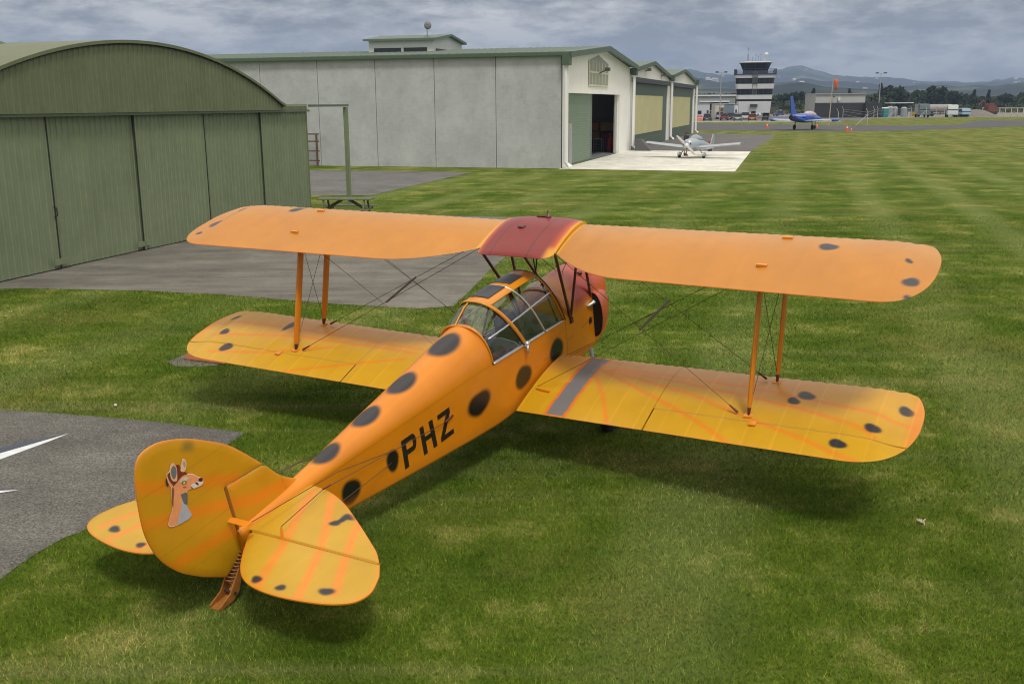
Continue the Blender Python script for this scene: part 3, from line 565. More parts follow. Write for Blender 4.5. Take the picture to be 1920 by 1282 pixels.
def paint_upper(P):
    C = np.repeat(ORA[None], len(P), 0)
    C = blend(C, (.49, .255, .085), .7 * (1 - sst(P[:, 1], .0, .75)))       # leading half painted paler as a highlight along the edge
    for s in DATA['us'] + DATA['up']: C = spot(C, P, s, (.03, .032, .042))
    te = np.abs(P[:, 1] - CHU); C = blend(C, STR, .35 * (1 - sst(te, 0, .05)))
    y = np.abs(P[:, 0]); C = blend(C, (.76, .42, .05), .8 * (1 - sst(y, CS + .01, CS + .06)))
    rib = np.abs(((y - .1) / .285) % 1 - .5) * .57; C = blend(C, C * .90, .35 * (1 - sst(.285 - rib, .0, .012)))
    return weather(C, P)
def inpoly(P, poly):
    x, y = P[:, 0], P[:, 1]; r = np.zeros(len(P), bool); n = len(poly)
    for i in range(n):
        (x1, y1), (x2, y2) = poly[i], poly[(i + 1) % n]
        c = ((y1 > y) != (y2 > y)); t = (x2 - x1) * (y - y1) / ((y2 - y1) if y2 != y1 else 1e-9) + x1; r ^= c & (x < t)
    return r
WALK = [(.79, .10), (1.00, .10), (.955, 1.262), (.745, 1.262)]
def paint_lower(P):
    y = np.abs(P[:, 0]); C = np.repeat(YEL[None], len(P), 0)
    C = blend(C, (.60, .28, .06), (1 - sst(P[:, 1] + .16 * np.sin(y * 1.1), .25, .85)) * (1 - .75 * sst(y, 3.0, 4.0)) * .85)   # salmon airbrush fade and sky reflection, both painted on the front half
    for s in (DATA['lstr'] if P[len(P) // 2, 0] > 0 else DATA['lpstr']): C = stroke(C, P, s, STR, .020, 1.0, .62)
    for s in DATA['ls'] + DATA['lp']: C = spot(C, P, s, (.022, .023, .028))
    C = blend(C, STR, .6 * sst(y, 4.30, 4.42)); C = blend(C, STR, .35 * (1 - sst(np.abs(P[:, 1] - CHL), 0, .03)))
    rib = ((y - .1) / .285) % 1; C = blend(C, C * 1.12 + .01, .8 * sst(rib, .90, .99)); C = blend(C, C * .93, .5 * (1 - sst(rib, .0, .45)) * (P[:, 1] > .9))
    if P[:, 0].max() > 0:
        b_ = inpoly(P, [(WALK[0][0] - .035, .06), (WALK[1][0] + .035, .06), (WALK[2][0] + .035, 1.285), (WALK[3][0] - .035, 1.285)]); C[b_] = STR * .95
        C[inpoly(P, WALK)] = (.165, .165, .170)
    # darker brown patches at the front strut feet
    for yy in (2.93, -2.93): C = blend(C, (.42, .20, .01), .55 * np.exp(-((P[:, 0] - yy - .05) / .05) ** 2) * np.exp(-((P[:, 1] - .28) / .16) ** 2))
    return weather(C, P, 8)
for sg in (1, -1):
    b = MB(); cl = []
    wing_patch(b, cl, 'u', sg * (CS + .006), sg * 4.4549, None, None, paint_upper, 300, 84)
    b.build('upper_wing', FAB, bp, True, np.concatenate(cl))
    b = MB(); cl = []
    wing_patch(b, cl, 'l', sg * .36, sg * 1.902, None, None, paint_lower, 130, 110)
    wing_patch(b, cl, 'l', sg * 1.902, sg * 4.4549, None, lambda y: np.where(np.abs(y) > 0, .948, 0), paint_lower, 210, 76)
    lw = b.build('lower_wing', FAB, bp, True, np.concatenate(cl))
    b = MB(); cl = []
    wing_patch(b, cl, 'l', sg * 1.914, sg * 4.445, lambda y: .962 + 0 * y, None, paint_lower, 210, 36)
    b.build('aileron', FAB, lw, True, np.concatenate(cl))
# centre section fuel tank, bulged
def tank():
    b = MB(); ny, nc = 61, 60; ys = np.linspace(-CS + .004, CS - .004, ny); V = []; C = []
    for y in ys:
        q = y / CS; bulge = .045 * (1 - abs(q) ** 3.2); te = .80 + .24 * (1 - abs(q) ** 6) ** .5; te = min(te, 1.03); t = np.linspace(0, 1, nc) ** 1.3
        x = -.03 - .05 * (1 - abs(q) ** 4) + t * (te + .03); zz = ZU - INC * x + camb(np.clip(t, 0, 1)) * 1.05 + bulge * np.sin(np.clip(t, 0, 1) * math.pi) ** .5
        zb = ZU - INC * x - .035 * np.sin(t * math.pi) - .004
        ring = [(a, y, z) for a, z in zip(x, zz)] + [(a, y, z) for a, z in zip(x[::-1], zb[::-1])]; V.append(ring)
    b.loft(V); P = np.array(b.v); e = np.abs(P[:, 1]) / CS; R = np.repeat(RED[None], len(P), 0)
    m = sst(e, .74, .97); R = blend(R, (.55, .08, .02), m * .9); R = blend(R, (.68, .36, .02), sst(e, .90, 1.0) * .95)
    R = blend(R, (.66, .32, .02), .9 * sst(e, .74, .92) * (P[:, 1] > 0) * sst(P[:, 0], .74, .86)); R = blend(R, (.05, .01, .01), .8 * (np.abs(P[:, 1] - .19 - .06 * 0) < .006) + .6 * (np.abs(P[:, 1] + .27) < .005))
    R = weather(R, P[:, :2], 12); b.mi = [0] * len(b.f); return b.build('fuel_tank', MET, bp, 'angle', R)
tk = tank()
DRED = mat('maroon_paint', (.085, .012, .010), .4, coat=.2); ORP = mat('orange_paint', (.70, .24, .01), .4, coat=.3, noise=(5, .06)); STEEL = mat('wire_steel', (.10, .065, .045), .4, .6)
def tank_z(x, y): q = min(abs(y) / CS, 1); t = (x + .08) / 1.11; return ZU - INC * x + float(camb(t)) * 1.05 + .045 * (1 - q ** 3.2) * math.sin(t * math.pi) ** .5
gz = tank_z(.10, .05); b = MB(); b.rev([(.035, -.01), (.035, .02), (.012, .025), (.012, .085), (.001, .09)], (.10, .05, gz), 'Z', 12); b.tube([(.10, -.10, gz + .005), (.10, .05, gz + .015)], .010, 6); b.build('fuel_gauge', DRED, tk, True)
gz = tank_z(.45, -.12); b = MB(); b.rev([(.05, -.01), (.05, .006), (.02, .010)], (.45, -.12, gz), 'Z', 16); b.build('filler_cap', DRED, tk, True)
# ---------------------------------------------------------------- fuselage
KX = [-.97, -.93, -.80, -.45, -.05, .42, 1.0, 2.0, 2.15, 2.6, 3.2, 3.9, 4.5, 5.0, 5.60]
def K(x, vals): return np.interp(x, KX, vals)
def fw(x): return K(x, [.20, .25, .275, .300, .315, .318, .318, .31, .305, .278, .235, .178, .125, .085, .045])
def fzb(x): return K(x, [-.82, -.90, -.97, -1.02, -1.02, -1.01, -.995, -.915, -.90, -.845, -.765, -.67, -.59, -.51, -.40])
def fzs(x): return K(x, [-.44, -.42, -.41, -.39, -.38, -.350, -.295, -.19, -.180, -.165, -.16, -.155, -.155, -.155, -.16])
def fzt(x): return K(x, [-.30, -.16, -.06, .035, .045, .04, .10, .235, .238, .185, .11, .035, -.03, -.07, -.10])
def fsec(x, n1=34, n2=46, open_=False):
    w, zb, zs, zt = fw(x), fzb(x), fzs(x), fzt(x); R = []
    R.append((0, zb)); 
    for t in np.linspace(.25, .84, 4): R.append((w * t, zb))
    for a in np.linspace(-90, 0, 6): R.append((w * .88 + w * .12 * math.cos(rad(a)), zb + .035 + .035 * math.sin(rad(a))))
    for t in np.linspace(0, 1, n1)[1:]: R.append((w, zb + .035 + (zs - zb - .035) * t))
    if not open_:
        k = 2.0 if x > 2.15 else 2.3
        for a in np.linspace(0, math.pi / 2, n2)[1:]: R.append((w * max(math.cos(a), 0) ** (2 / k) if a < math.pi / 2 - 1e-6 else 0, zs + (zt - zs) * math.sin(a) ** (2 / k)))
    return R
def fus_paint(P):
    x, y, z = P.T; C = np.repeat(FUS[None], len(P), 0)
    up = sst(z - fzs(x), .02, .12); C = blend(C, (.66, .215, .012), up * .7)
    # red nose
    nose = 1 - sst(x + .35 * (z + .1), -.05, .30); C = blend(C, (.38, .055, .035), nose * sst(z, -.42, -.25)); C = blend(C, (.62, .10, .01), (1 - sst(x, -.62, -.42)) * .8)
    def sp(C, cx, cy, cz, rx, rs, side=0, col=BLK, soft=.2):
        if side: d = np.hypot((x - cx) / rx, (z - cz) / rs); m = (1 - sst(d * (1 + .05 * np.sin(3 * np.arctan2(z - cz, x - cx) + cx * 9)), 1 - soft, 1 + soft)) * (y * side > 0)
        else: s = np.sqrt((y - cy) ** 2 + (z - cz) ** 2); d = np.hypot((x - cx) / rx, s / rs); m = 1 - sst(d, 1 - soft, 1 + soft)
        return blend(C, col, m)
    for cx, cz, rx, rs in [(4.376, -.441, .125, .115), (3.80, -.430, .085, .11), (2.404, -.499, .21, .125), (1.498, -.60, .185, .125), (.683, -.615, .175, .13)]:
        for sd in (1, -1): C = sp(C, cx, 0, cz, rx, rs, sd)
    for cx, cy, rx, rs in [(2.52, 0.03, .24, .135), (3.27, .01, .21, .110), (3.86, .01, .185, .100), (4.46, .01, .17, .088)]:
        th = cy / fw(cx); C = sp(C, cx, cy, fzt(cx) - .01, rx, rs, 0, (.018, .018, .022))
    # panel lines
    for xs in (-.36, .40):
        C = blend(C, C * .35, .8 * (np.abs(x - xs) < .006))
    C = blend(C, C * .6, .6 * (np.abs(z - (-.62 + .055 * (x > 9))) < .004) * (x < 1.6))
    C = blend(C, C * .72, .5 * (np.abs(z - fzs(x)) < .006) * (x > 2.1) * (x < 5))
    dirt = sst(-(z - fzb(x)), -.16, 0.0); C = blend(C, (.42, .13, .01), .45 * dirt)
    return weather(C, np.stack([x, z + y * .7], 1), 21)
def fus_part(xa, xb, dx, open_=False, inner=False):
    xs = np.arange(xa, xb + 1e-6, dx) if dx else None; xs = np.linspace(xa, xb, max(2, int(round((xb - xa) / dx)) + 1)); V = []
    for x in xs:
        R = fsec(x, open_=open_); right = [(x, a, z) for a, z in R]
        left = [(x, -a, z) for a, z in R[1:(len(R) if open_ else -1)]]
        ring = right + left[::-1] if not open_ else left[::-1] + right
        V.append(ring)
    return V
b = MB()
V1 = fus_part(-.97, .42, .014); V3 = fus_part(2.10, 5.60, .014); b.loft(V1); b.loft(V3); V2 = fus_part(.42, 2.10, .014, True); b.loft(V2, closed=False, caps=False)
fus = b.build('fuselage', MET, bp, 'angle', fus_paint(np.array(b.v)))
# cockpit tub, seats, bulkheads, panel, stick
CKD = mat('cockpit_grey', (.42, .45, .50), .7, noise=(4, .2)); LTH = mat('seat_black', (.05, .05, .058), .55); INS = mat('panel_black', (.012, .012, .013), .5); PNL = mat('panel_grey', (.17, .18, .21), .5)
b = MB(); 
for s in (1, -1): b.prism([(.44, -.80), (2.13, -.74), (2.13, -.185), (.44, -.35)], lambda x, z: (x, s * .275, z), lambda x, z: (x, s * .302, z))
b.box(.44, 2.13, -.27, .27, -.83, -.81); b.box(.43, .45, -.27, .27, -.8, -.33); b.box(2.12, 2.145, -.27, .27, -.8, -.17)
b.build('cockpit_tub', CKD, bp)
for x in (1.06, 1.92):
    b = MB(); b.box(x - .34, x + .04, -.19, .19, -.60, -.54); b.loft([[(x + .02 + .12 * t, yy * (1 - .25 * t * t), -.56 + .62 * t) for yy in (-.19, .19)] + [(x + .07 + .12 * t, yy * (1 - .25 * t * t), -.56 + .62 * t) for yy in (.19, -.19)] for t in np.linspace(0, 1, 7)])
    st = b.build('seat', LTH, bp, smooth='angle')
    b = MB(); b.tube([(x + .02, .08, -.1), (x - .1, .09, -.5)], .022, 6, flat=.2); b.tube([(x + .02, -.08, -.1), (x - .1, -.09, -.5)], .022, 6, flat=.2); b.build('harness', mat('strap_brown', (.22, .13, .06), .8), st)
for x in (.53, 1.36):
    b = MB(); b.prism([(-.26, -.6), (.26, -.6), (.26, -.34), (.18, -.25), (0, -.22), (-.18, -.25), (-.26, -.34)], lambda y, z: (x, y, z), lambda y, z: (x + .02, y, z)); ip = b.build('instrument_panel', PNL, bp)
    for (y, z) in [(-.15, -.36), (0, -.34), (.15, -.36), (-.08, -.48), (.08, -.48)]:
        b = MB(); b.rev([(.045, 0), (.045, .012), (.035, .014), (.001, .014)], (x + .02, y, z), 'X', 16); b.build('dial', mat('dial_grey', (.10, .10, .10), .3), ip)
for x in (.82, 1.62): b = MB(); b.tube([(x, 0, -.8), (x + .04, 0, -.5), (x + .05, .0, -.36)], [.014, .014, .02], 8); b.build('control_stick', INS, bp)
for s in (1, -1): b = MB(); b.tube([(.46, s * .24, -.35), (.75, s * .24, .22)], .012, 6); b.build('cockpit_brace', INS, bp); b = MB(); b.tube([(1.4, s * .25, -.3), (1.1, s * .22, .22)], .012, 6); b.build('cockpit_brace', INS, bp)
# ---------------------------------------------------------------- canopy
def chw(x): return fw(x) - .004
def czs(x): return np.interp(x, [.40, 2.15], [-.345, -.185])
def czt(x): return np.interp(x, [.40, .70, 1.0, 1.38, 1.66, 1.92, 2.10], [.355, .372, .382, .385, .350, .285, .225])
def clean(x): return np.interp(x, [.40, 1.38, 2.10], [.50, .70, .16])
def csec(x, n=40, off=0.0):
    # a closed-hood section that starts at sill station x and leans back towards its top
    w, zs, zt = chw(x) + off, czs(x), czt(x) + off; R = []; k = 2.6; ln = clean(x)
    for t in np.linspace(-1, 1, n):
        u = math.copysign(abs(t) ** (1.0 if abs(t) < .5 else 1.0), t) ; a = u * math.pi / 2; yy = -math.copysign(abs(math.sin(a)) ** (2 / k) if abs(math.sin(a)) > .5 else abs(math.sin(a)) * (.5 ** (2 / k) / .5), a)
        zz = max(1 - abs(yy) ** k, 0) ** (1 / k); z = zs + (zt - zs) * zz; R.append((x + ln * (z - zs), w * yy, z))
    return R
GL = glassmat('canopy_glass', (.86, .89, .92), .90, .05)
def canopy_strip(name, xa, xb, m, test, off=0, nx=40, th=0, parent=None):
    b = MB(); n = 140; xs = np.linspace(xa, xb, nx); S_ = [csec(x, n, off) for x in xs]; keep = [k for k in range(n - 1)]
    vs = [p for s in S_ for p in s]; fs = []
    for i in range(nx - 1):
        for k in range(n - 1):
            c = (np.array(S_[i][k]) + np.array(S_[i][k + 1]) + np.array(S_[i + 1][k]) + np.array(S_[i + 1][k + 1])) / 4
            if test(*c): fs.append((i * n + k, i * n + k + 1, (i + 1) * n + k + 1, (i + 1) * n + k))
    b.add(vs, fs); o = b.build(name, m, parent or cano, True)
    if th: md = o.modifiers.new('t', 'SOLIDIFY'); md.thickness = th; md.offset = 1
    return o
cano = empty('canopy'); cano.parent = bp
ROOFY = (-.185, .165)
canopy_strip('canopy_glass', .41, 1.37, GL, lambda x, y, z: y > ROOFY[1] or y < ROOFY[0] or z < .1)
canopy_strip('canopy_glass', 1.40, 2.08, GL, lambda x, y, z: True)
canopy_strip('canopy_roof', .405, 1.40, mat('orange_gloss', (.62, .22, .006), .3, coat=.3), lambda x, y, z: ROOFY[0] <= y <= ROOFY[1] and z > .1, .006, 40, .008)
canopy_strip('roof_blind', .56, .84, mat('blind_dark', (.030, .034, .045), .35), lambda x, y, z: -.125 <= y <= .105 and z > .1, .018, 14, .004)
canopy_strip('roof_blind', .93, 1.27, mat('blind_dark', (.02, .02, .03)), lambda x, y, z: -.125 <= y <= .105 and z > .1, .018, 14, .004)
AL = mat('bare_alloy', (.62, .64, .66), .32, .7); ORG = mat('orange_gloss', (.7, .25, .01))
def hoop(x, r, m, lean=0, name='canopy_hoop', off=.008, flat=1, sc=1):
    b = MB(); pts = csec(x, 60, off); b.tube(pts, r, 6, flat=flat, fdir=(1, 0, 0)); return b.build(name, m, cano, True)
hoop(2.08, .012, ORG, off=.004); hoop(1.385, .030, ORG, flat=.35, off=.010); hoop(1.42, .007, mat('seal_black', (.02, .02, .02), .6)); hoop(.41, .011, mat('hoop_dark', (.07, .03, .015), .4)); hoop(.435, .009, ORG)
hoop(.92, .011, AL)
def crail(xa, xb, f, r, m, n=24, name='canopy_rail', flat=1):
    b = MB(); pts = []
    for x in np.linspace(xa, xb, n): q = csec(x, 401, .006); pts.append(f(q))
    b.tube(pts, r, 6, flat=flat); return b.build(name, m, cano, True)
def at_z(z, s): return lambda q: min((p for p in q if p[1] * s > 0), key=lambda p: abs(p[2] - z))
def at_y(y): return lambda q: min((p for p in q), key=lambda p: abs(p[1] - y))
crail(.42, 2.0, at_z(.085, 1), .011, AL); crail(.42, 2.0, at_z(.085, -1), .011, AL); crail(1.40, 2.08, at_y(-.06), .009, ORG); crail(.41, 2.08, lambda q: q[0], .008, AL); crail(.41, 2.08, lambda q: q[-1], .008, AL); crail(.42, 1.38, at_y(.165), .010, ORG); crail(.42, 1.38, at_y(-.185), .010, ORG)
b = MB(); b.tube([(1.42, .325, -.26), (1.42, .36, -.26), (1.44, .37, -.33)], .016, 8); b.rev([(.03, 0), (.03, .05), (.015, .07)], (1.40, .345, -.28), 'Z', 10); b.build('canopy_latch', AL, cano, True)
# ---------------------------------------------------------------- nose details
CW = mat('cowl_black', (.006, .006, .006), .6)
b = MB(); xs = np.linspace(-.93, -.40, 24); V = []
for x in xs:
    t = (x + .93) / .53; h = math.sin(min(t, 1) * math.pi / 2) ** .8; ring = []
    for a in np.linspace(-90, 90, 17): ring.append((x, fw(x) - .02 + (.02 + .125 * h) * math.cos(rad(a)) ** .8 if abs(a) < 90 else fw(x) - .02, -.60 + (.10 + .20 * h) * math.sin(rad(a))))
    V.append(ring)
b.loft(V, closed=True, caps=False); o = b.build('cowl_blister', mat('cowl_red_orange', (.46, .07, .02), .4, coat=.3), bp, True)
b = MB(); b.add([(-.395, fw(-.4) - .01 + .130 * math.cos(rad(a)), -.60 + .285 * math.sin(rad(a))) for a in np.linspace(-90, 90, 25)], [tuple(range(24, -1, -1))]); b.add([(-.405, fw(-.4) - .01 + .130 * math.cos(rad(a)), -.60 + .285 * math.sin(rad(a))) for a in np.linspace(-90, 90, 25)], [tuple(range(25))]); b.build('air_outlet', CW, bp)
b = MB(); b.rev([(.001, -.20), (.05, -.18), (.085, -.10), (.10, 0)], (-.98, 0, -.50), 'X', 20); b.build('spinner', mat('cowl_red_orange', (.4, .06, .02)), bp, True)
b = MB()
for s in (1, -1):
    V = []
    for t in np.linspace(.04, 1, 14): r = t * .96; tw = rad(62 - 42 * t); w = .085 * math.sin(math.pi * min(t * .85 + .12, 1)) ** .6; V.append([(-1.05 + w * math.cos(a) * math.sin(tw) * -1 + .010 * math.sin(a), (w * math.cos(a) * math.cos(tw)) * s + .05 * r * s, -.50 + s * r) for a in np.linspace(0, 2 * math.pi, 11)[:-1]])
    b.loft(V)
cc = Vector((-1.05, 0, -.50)); Rm = Matrix.Rotation(rad(-35), 3, 'X'); b.v = [tuple(cc + Rm @ ((Vector(q) - cc) * .93)) for q in b.v]
b.build('propeller', mat('prop_dark', (.02, .018, .016), .35, coat=.4), bp, True)
b = MB(); b.rev([(.033, 0), (.033, .03), (.015, .035)], (-.30, .20, -.035), 'Z', 14); b.build('oil_cap', DRED, bp, True)
b = MB(); b.tube([(-.22, .315, -.42), (-.33, .325, -.42), (-.36, .345, -.40)], [.02, .022, .028], 8); b.build('cowl_latch', AL, bp, True)
b = MB(); b.prism([(-.30, -.66), (-.24, -.66), (-.24, -.60), (-.27, -.575), (-.30, -.60)], lambda x, z: (x, .314, z), lambda x, z: (x, .321, z)); b.build('side_vent', CW, bp)
b = MB(); b.prism([(1.43, -.935), (1.60, -.925), (1.60, -.905), (1.43, -.915)], lambda x, z: (x, fw(1.5), z), lambda x, z: (x, fw(1.5) + .006, z)); b.build('data_plate', mat('plate_white', (.7, .7, .7), .5), bp)
# ---------------------------------------------------------------- lettering PHZ, flat paint on both sides
LB = mat('letter_black', (.012, .010, .008), .4, coat=.2)
def decal(poly, s, m, par, name, hole=None, k=.003):
    b = MB(); f0 = lambda x, z: (x, s * (fw(x) + .0005), z); f1 = lambda x, z: (x, s * (fw(x) + k), z)
    if hole:
        for i in range(len(poly)):
            pass
    b.prism(poly, f0, f1); return b.build(name, m, par)
zb_, zt_ = -.603, -.302
def seg(pts, s, mb): mb.prism(pts, lambda x, z: (x, s * (fw(x) + .0005), z), lambda x, z: (x, s * (fw(x) + .003), z))
lt = {}
for s in (1,):
    b = MB(); # P : stem, three bars and rounded bowl
    seg([(3.655, zt_), (3.655, zb_), (3.595, zb_), (3.595, zt_)], s, b)
    seg([(3.595, zt_), (3.50, zt_), (3.50, zt_ - .052), (3.595, zt_ - .052)], s, b); seg([(3.595, -.425), (3.50, -.425), (3.50, -.477), (3.595, -.477)], s, b)
    oc = (3.50, (zt_ - .477) / 2); 
    for i in range(12):
        a0, a1 = [rad(90 + 180 * (i + k) / 12) for k in (0, 1)]; ro_, ri = .0875, .0355
        seg([(oc[0] + .62 * ro_ * math.cos(a0), oc[1] + ro_ * math.sin(a0)), (oc[0] + .62 * ro_ * math.cos(a1), oc[1] + ro_ * math.sin(a1)), (oc[0] + .1 * ri * math.cos(a1), oc[1] + ri * math.sin(a1)), (oc[0] + .1 * ri * math.cos(a0), oc[1] + ri * math.sin(a0))], s, b)
    b.build('letter', LB, bp)
    b = MB(); seg([(3.378, zt_), (3.365, zb_), (3.308, zb_), (3.320, zt_)], s, b); seg([(3.236, zt_), (3.212, zb_), (3.153, zb_), (3.176, zt_)], s, b); seg([(3.317, -.425), (3.315, -.475), (3.222, -.475), (3.228, -.425)], s, b); b.build('letter', LB, bp)
    b = MB(); seg([(3.096, zt_), (3.096, zt_ - .05), (2.963, zt_ - .05), (2.898, zt_)], s, b); seg([(2.898, zt_), (2.963, zt_ - .05), (3.083, zb_ + .05), (3.083, zb_ ), (3.018, zb_ + .05), (2.895, zt_ - .05)][:3] + [(3.020, zb_ + .05), (2.897, zt_ - .055)], s, b); seg([(3.086, zb_ + .05), (3.086, zb_), (2.876, zb_), (2.876, zb_ + .05)], s, b); b.build('letter', LB, bp)
# ---------------------------------------------------------------- tail surfaces
def outline_eval(pts, closed=True, n=400):
    """Catmull-Rom through a closed outline"""
    P = np.array(pts, float); m = len(P); out = []
    for i in range(m):
        p0, p1, p2, p3 = P[i - 1], P[i], P[(i + 1) % m], P[(i + 2) % m]
        for t in np.linspace(0, 1, max(2, n // m), endpoint=False): out.append(.5 * ((2 * p1) + (-p0 + p2) * t + (2 * p0 - 5 * p1 + 4 * p2 - p3) * t * t + (-p0 + 3 * p1 - 3 * p2 + p3) * t ** 3))
    return np.array(out)
def slab(name, poly, to3, paint, th=.016, res=.012, parent=None, ribs=None):
    """flat tail surface with rounded edge: a grid clipped to the outline, swollen in the middle"""
    P = np.array(poly); lo, hi = P.min(0), P.max(0); import bmesh
    bm = bmesh.new(); vs = [bm.verts.new((x, y, 0)) for x, y in P]; bm.faces.new(vs)
    for ax in (0, 1):
        for c in np.arange(lo[ax] + res, hi[ax], res):
            co = [0, 0, 0]; co[ax] = c; no = [0, 0, 0]; no[ax] = 1
            bmesh.ops.bisect_plane(bm, geom=bm.verts[:] + bm.edges[:] + bm.faces[:], plane_co=co, plane_no=no)
    me = bpy.data.meshes.new('t'); bm.to_mesh(me); bm.free(); n = len(me.vertices)
    co = np.zeros(n * 3); me.vertices.foreach_get('co', co); co = co.reshape(-1, 3)[:, :2]; F = [tuple(p.vertices) for p in me.polygons]
    E = {}
    for f in F:
        for a, c in zip(f, f[1:] + f[:1]): E[(a, c)] = 1
    bd = [(a, c) for (a, c) in E if (c, a) not in E]; bpy.data.meshes.remove(me)
    d = segdist(co, np.vstack([P, P[:1]])); h = th * (.35 + .65 * np.sqrt(np.clip(d / .06, 0, 1))) * (1 + .5 * np.clip(d / .3, 0, 1))
    if ribs is not None: h = h + ribs(co)
    b = MB(); A = [to3(x, y, k) for (x, y), k in zip(co, h)]; Bq = [to3(x, y, -k) for (x, y), k in zip(co, h)]
    b.add(A + Bq, F + [tuple(n + i for i in f[::-1]) for f in F] + [(c, a, n + a, n + c) for a, c in bd])
    C = paint(co); return b.build(name, FAB, parent or bp, 'angle', np.concatenate([C, C]))
rd = DATA['rud']; HT, HB = rd[0], rd[-1]
rud_pts = outline_eval(rd[1:-1] , n=200)
def smooth_open(L, n): 
    L = [list(q) for q in L]; P = np.array([[2 * L[0][0] - L[1][0], 2 * L[0][1] - L[1][1]]] + L + [[2 * L[-1][0] - L[-2][0], 2 * L[-1][1] - L[-2][1]]]); o = []
    for i in range(1, len(P) - 2):
        for t in np.linspace(0, 1, n, endpoint=False): p0, p1, p2, p3 = P[i - 1:i + 3]; o.append((.5 * ((2 * p1) + (-p0 + p2) * t + (2 * p0 - 5 * p1 + 4 * p2 - p3) * t * t + (-p0 + 3 * p1 - 3 * p2 + p3) * t ** 3)).tolist())
    return o + [L[-1]]
rud_poly = [HT] + smooth_open([rd[1]] + rd[3:-2], 8) + [rd[-2], HB]
def paint_rud(P):
    C = np.repeat((YEL * np.array((.96, .86, .9)))[None], len(P), 0)
    for i, s in enumerate(DATA['rstr']): C = stroke(C, P, s, (.72, .20, .004), .035, 1.3, .75)
    C = spot(C, P, [DATA['rspot'][0][0], DATA['rspot'][0][1], .05, .05], (.25, .16, .02), .8)
    C = blend(C, (.66, .20, .01), .6 * (1 - sst(segdist(P, rud_poly[1:-1]), .0, .035)))
    q = P[:, 1] - .55 * (P[:, 0] - 5.6)
    for k in (-.62, -.36, -.12, .10, .33, .55): C = blend(C, C * .78, .55 * (1 - sst(np.abs(P[:, 1] - k - .62 * (P[:, 0] - 5.65) * 0 - (k * .12)), .002, .006)))
    return weather(C, P, 31)
slab('rudder', rud_poly, lambda x, z, k: (x, k, z), paint_rud, .017); rudder = bpy.data.objects['rudder']
fin_poly = [[HT[0] - .012, HT[1] - .01], [5.195, .252]] + smooth_open([[5.175, .255], [5.038, .081], [4.854, -.060], [4.70, -.13]], 5)[1:] + [[4.72, -.22], [5.50, -.30], [HB[0] - .015, HB[1]]]
def paint_fin(P):
    C = np.repeat((YEL * np.array((.99, .84, .8)))[None], len(P), 0)
    for s in DATA['rstr']: C = stroke(C, P, s, (.72, .19, .004), .035, 1.3, .75)
    C = blend(C, (.74, .25, .01), 1 - sst(P[:, 0], 4.9, 5.05)); C = blend(C, C * .6, .6 * (np.abs(P[:, 0] - 5.02 - .12 * P[:, 1]) < .004)); return weather(C, P, 33)
slab('fin', fin_poly, lambda x, z, k: (x, k, z), paint_fin, .017)
TZ = -.150
tr = DATA['tail_r']; hx = 5.515
front = [[4.90, .0]] + [[4.80, .03]] + smooth_open(tr[1:8], 5) ; tp_poly = [[4.80, .02]] + smooth_open([q for q in tr[1:8]], 5) + [[hx - .006, 1.322], [hx - .006, .02]]
el_poly = [[hx + .008, .105], [hx + .008, 1.330]] + smooth_open(tr[8:19], 5)[0:] 
def paint_tail(sgn, el):
    def f(P):
        Q = P.copy(); C = np.repeat(YEL[None], len(P), 0) * np.array((.80, .82, 1))
        C = blend(C, (.70, .46, .06), .35 * vnoise(P, 1.6, 5))
        for s in DATA['tstr']: C = stroke(C, Q, s, (.74, .20, .02), .028, 1.2, .7)
        if sgn > 0: L = [[5.212, .677, .035, .05], [5.094, .726, .04, .07], [5.15, .70, .05, .035], [6.009, .582, .035, .05], [6.021, .821, .03, .045], [5.936, 1.169, .04, .06]]
        else: L = [[5.923, 1.09, .04, .065], [6.006, .669, .03, .05], [6.03, .448, .03, .04], [5.2, .7, .05, .07]]
        for s in L: C = spot(C, Q, s, (.02, .02, .026), .35)
        o = [q for q in (tp_poly[:-1] if not el else el_poly[1:])]; C = blend(C, (.72, .20, .01), .55 * (1 - sst(segdist(P, o), .0, .04)))
        for k in (.28, .52, .76, 1.0, 1.2): C = blend(C, C * 1.08, .5 * (1 - sst(np.abs(P[:, 1] - k), .002, .008)))
        return weather(C, P, 41)
    return f
for s in (1, -1):
    tp = slab('tailplane', tp_poly, (lambda s: lambda x, y, k: (x, s * y * (1 if s > 0 else .935), TZ + k * s))(s), paint_tail(s, 0), .018)
    el = slab('elevator', el_poly, (lambda s: lambda x, y, k: (x, s * y * (1 if s > 0 else .935), TZ + k * s))(s), paint_tail(s, 1), .016)
    b = MB(); b.tube([(hx + .001, s * .1, TZ), (hx + .001, s * (1.32 if s > 0 else 1.235), TZ)], .0168, 8); b.build('hinge_rod', mat('hinge_ochre', (.42, .20, .008), .5), bp)
    b = MB(); b.tube([(hx + .02, s * .40, TZ - .1), (hx - .01, s * .40, TZ + .11)], [.03, .012], 6, flat=.25); b.build('elevator_horn', ORP, el)
    b = MB(); b.tube([(hx - .01, s * .40, TZ + .11), (4.87, s * .30, TZ + .06), (3.0, s * .262, -.42)], .0035, 5); b.build('control_cable', STEEL, bp)
    b = MB(); b.tube([(hx + .02, s * .40, TZ - .1), (4.87, s * .26, TZ - .2), (3.83, s * .19, -.44)], .0035, 5); b.build('control_cable', STEEL, bp)
    b = MB(); b.tube([(4.88, s * .30, TZ + .06), (4.78, s * .295, TZ + .045)], .008, 6); b.build('turnbuckle', DRED, bp); b = MB(); b.tube([(2.86, s * .262, -.41), (3.0, s * .262, -.42)], .012, 6); b.build('turnbuckle', DRED, bp)
    b = MB(); b.tube([(5.64, s * .20, .02), (4.6, s * .22, -.10), (3.75, s * .2, -.34)], .0035, 5); b.build('control_cable', STEEL, bp)
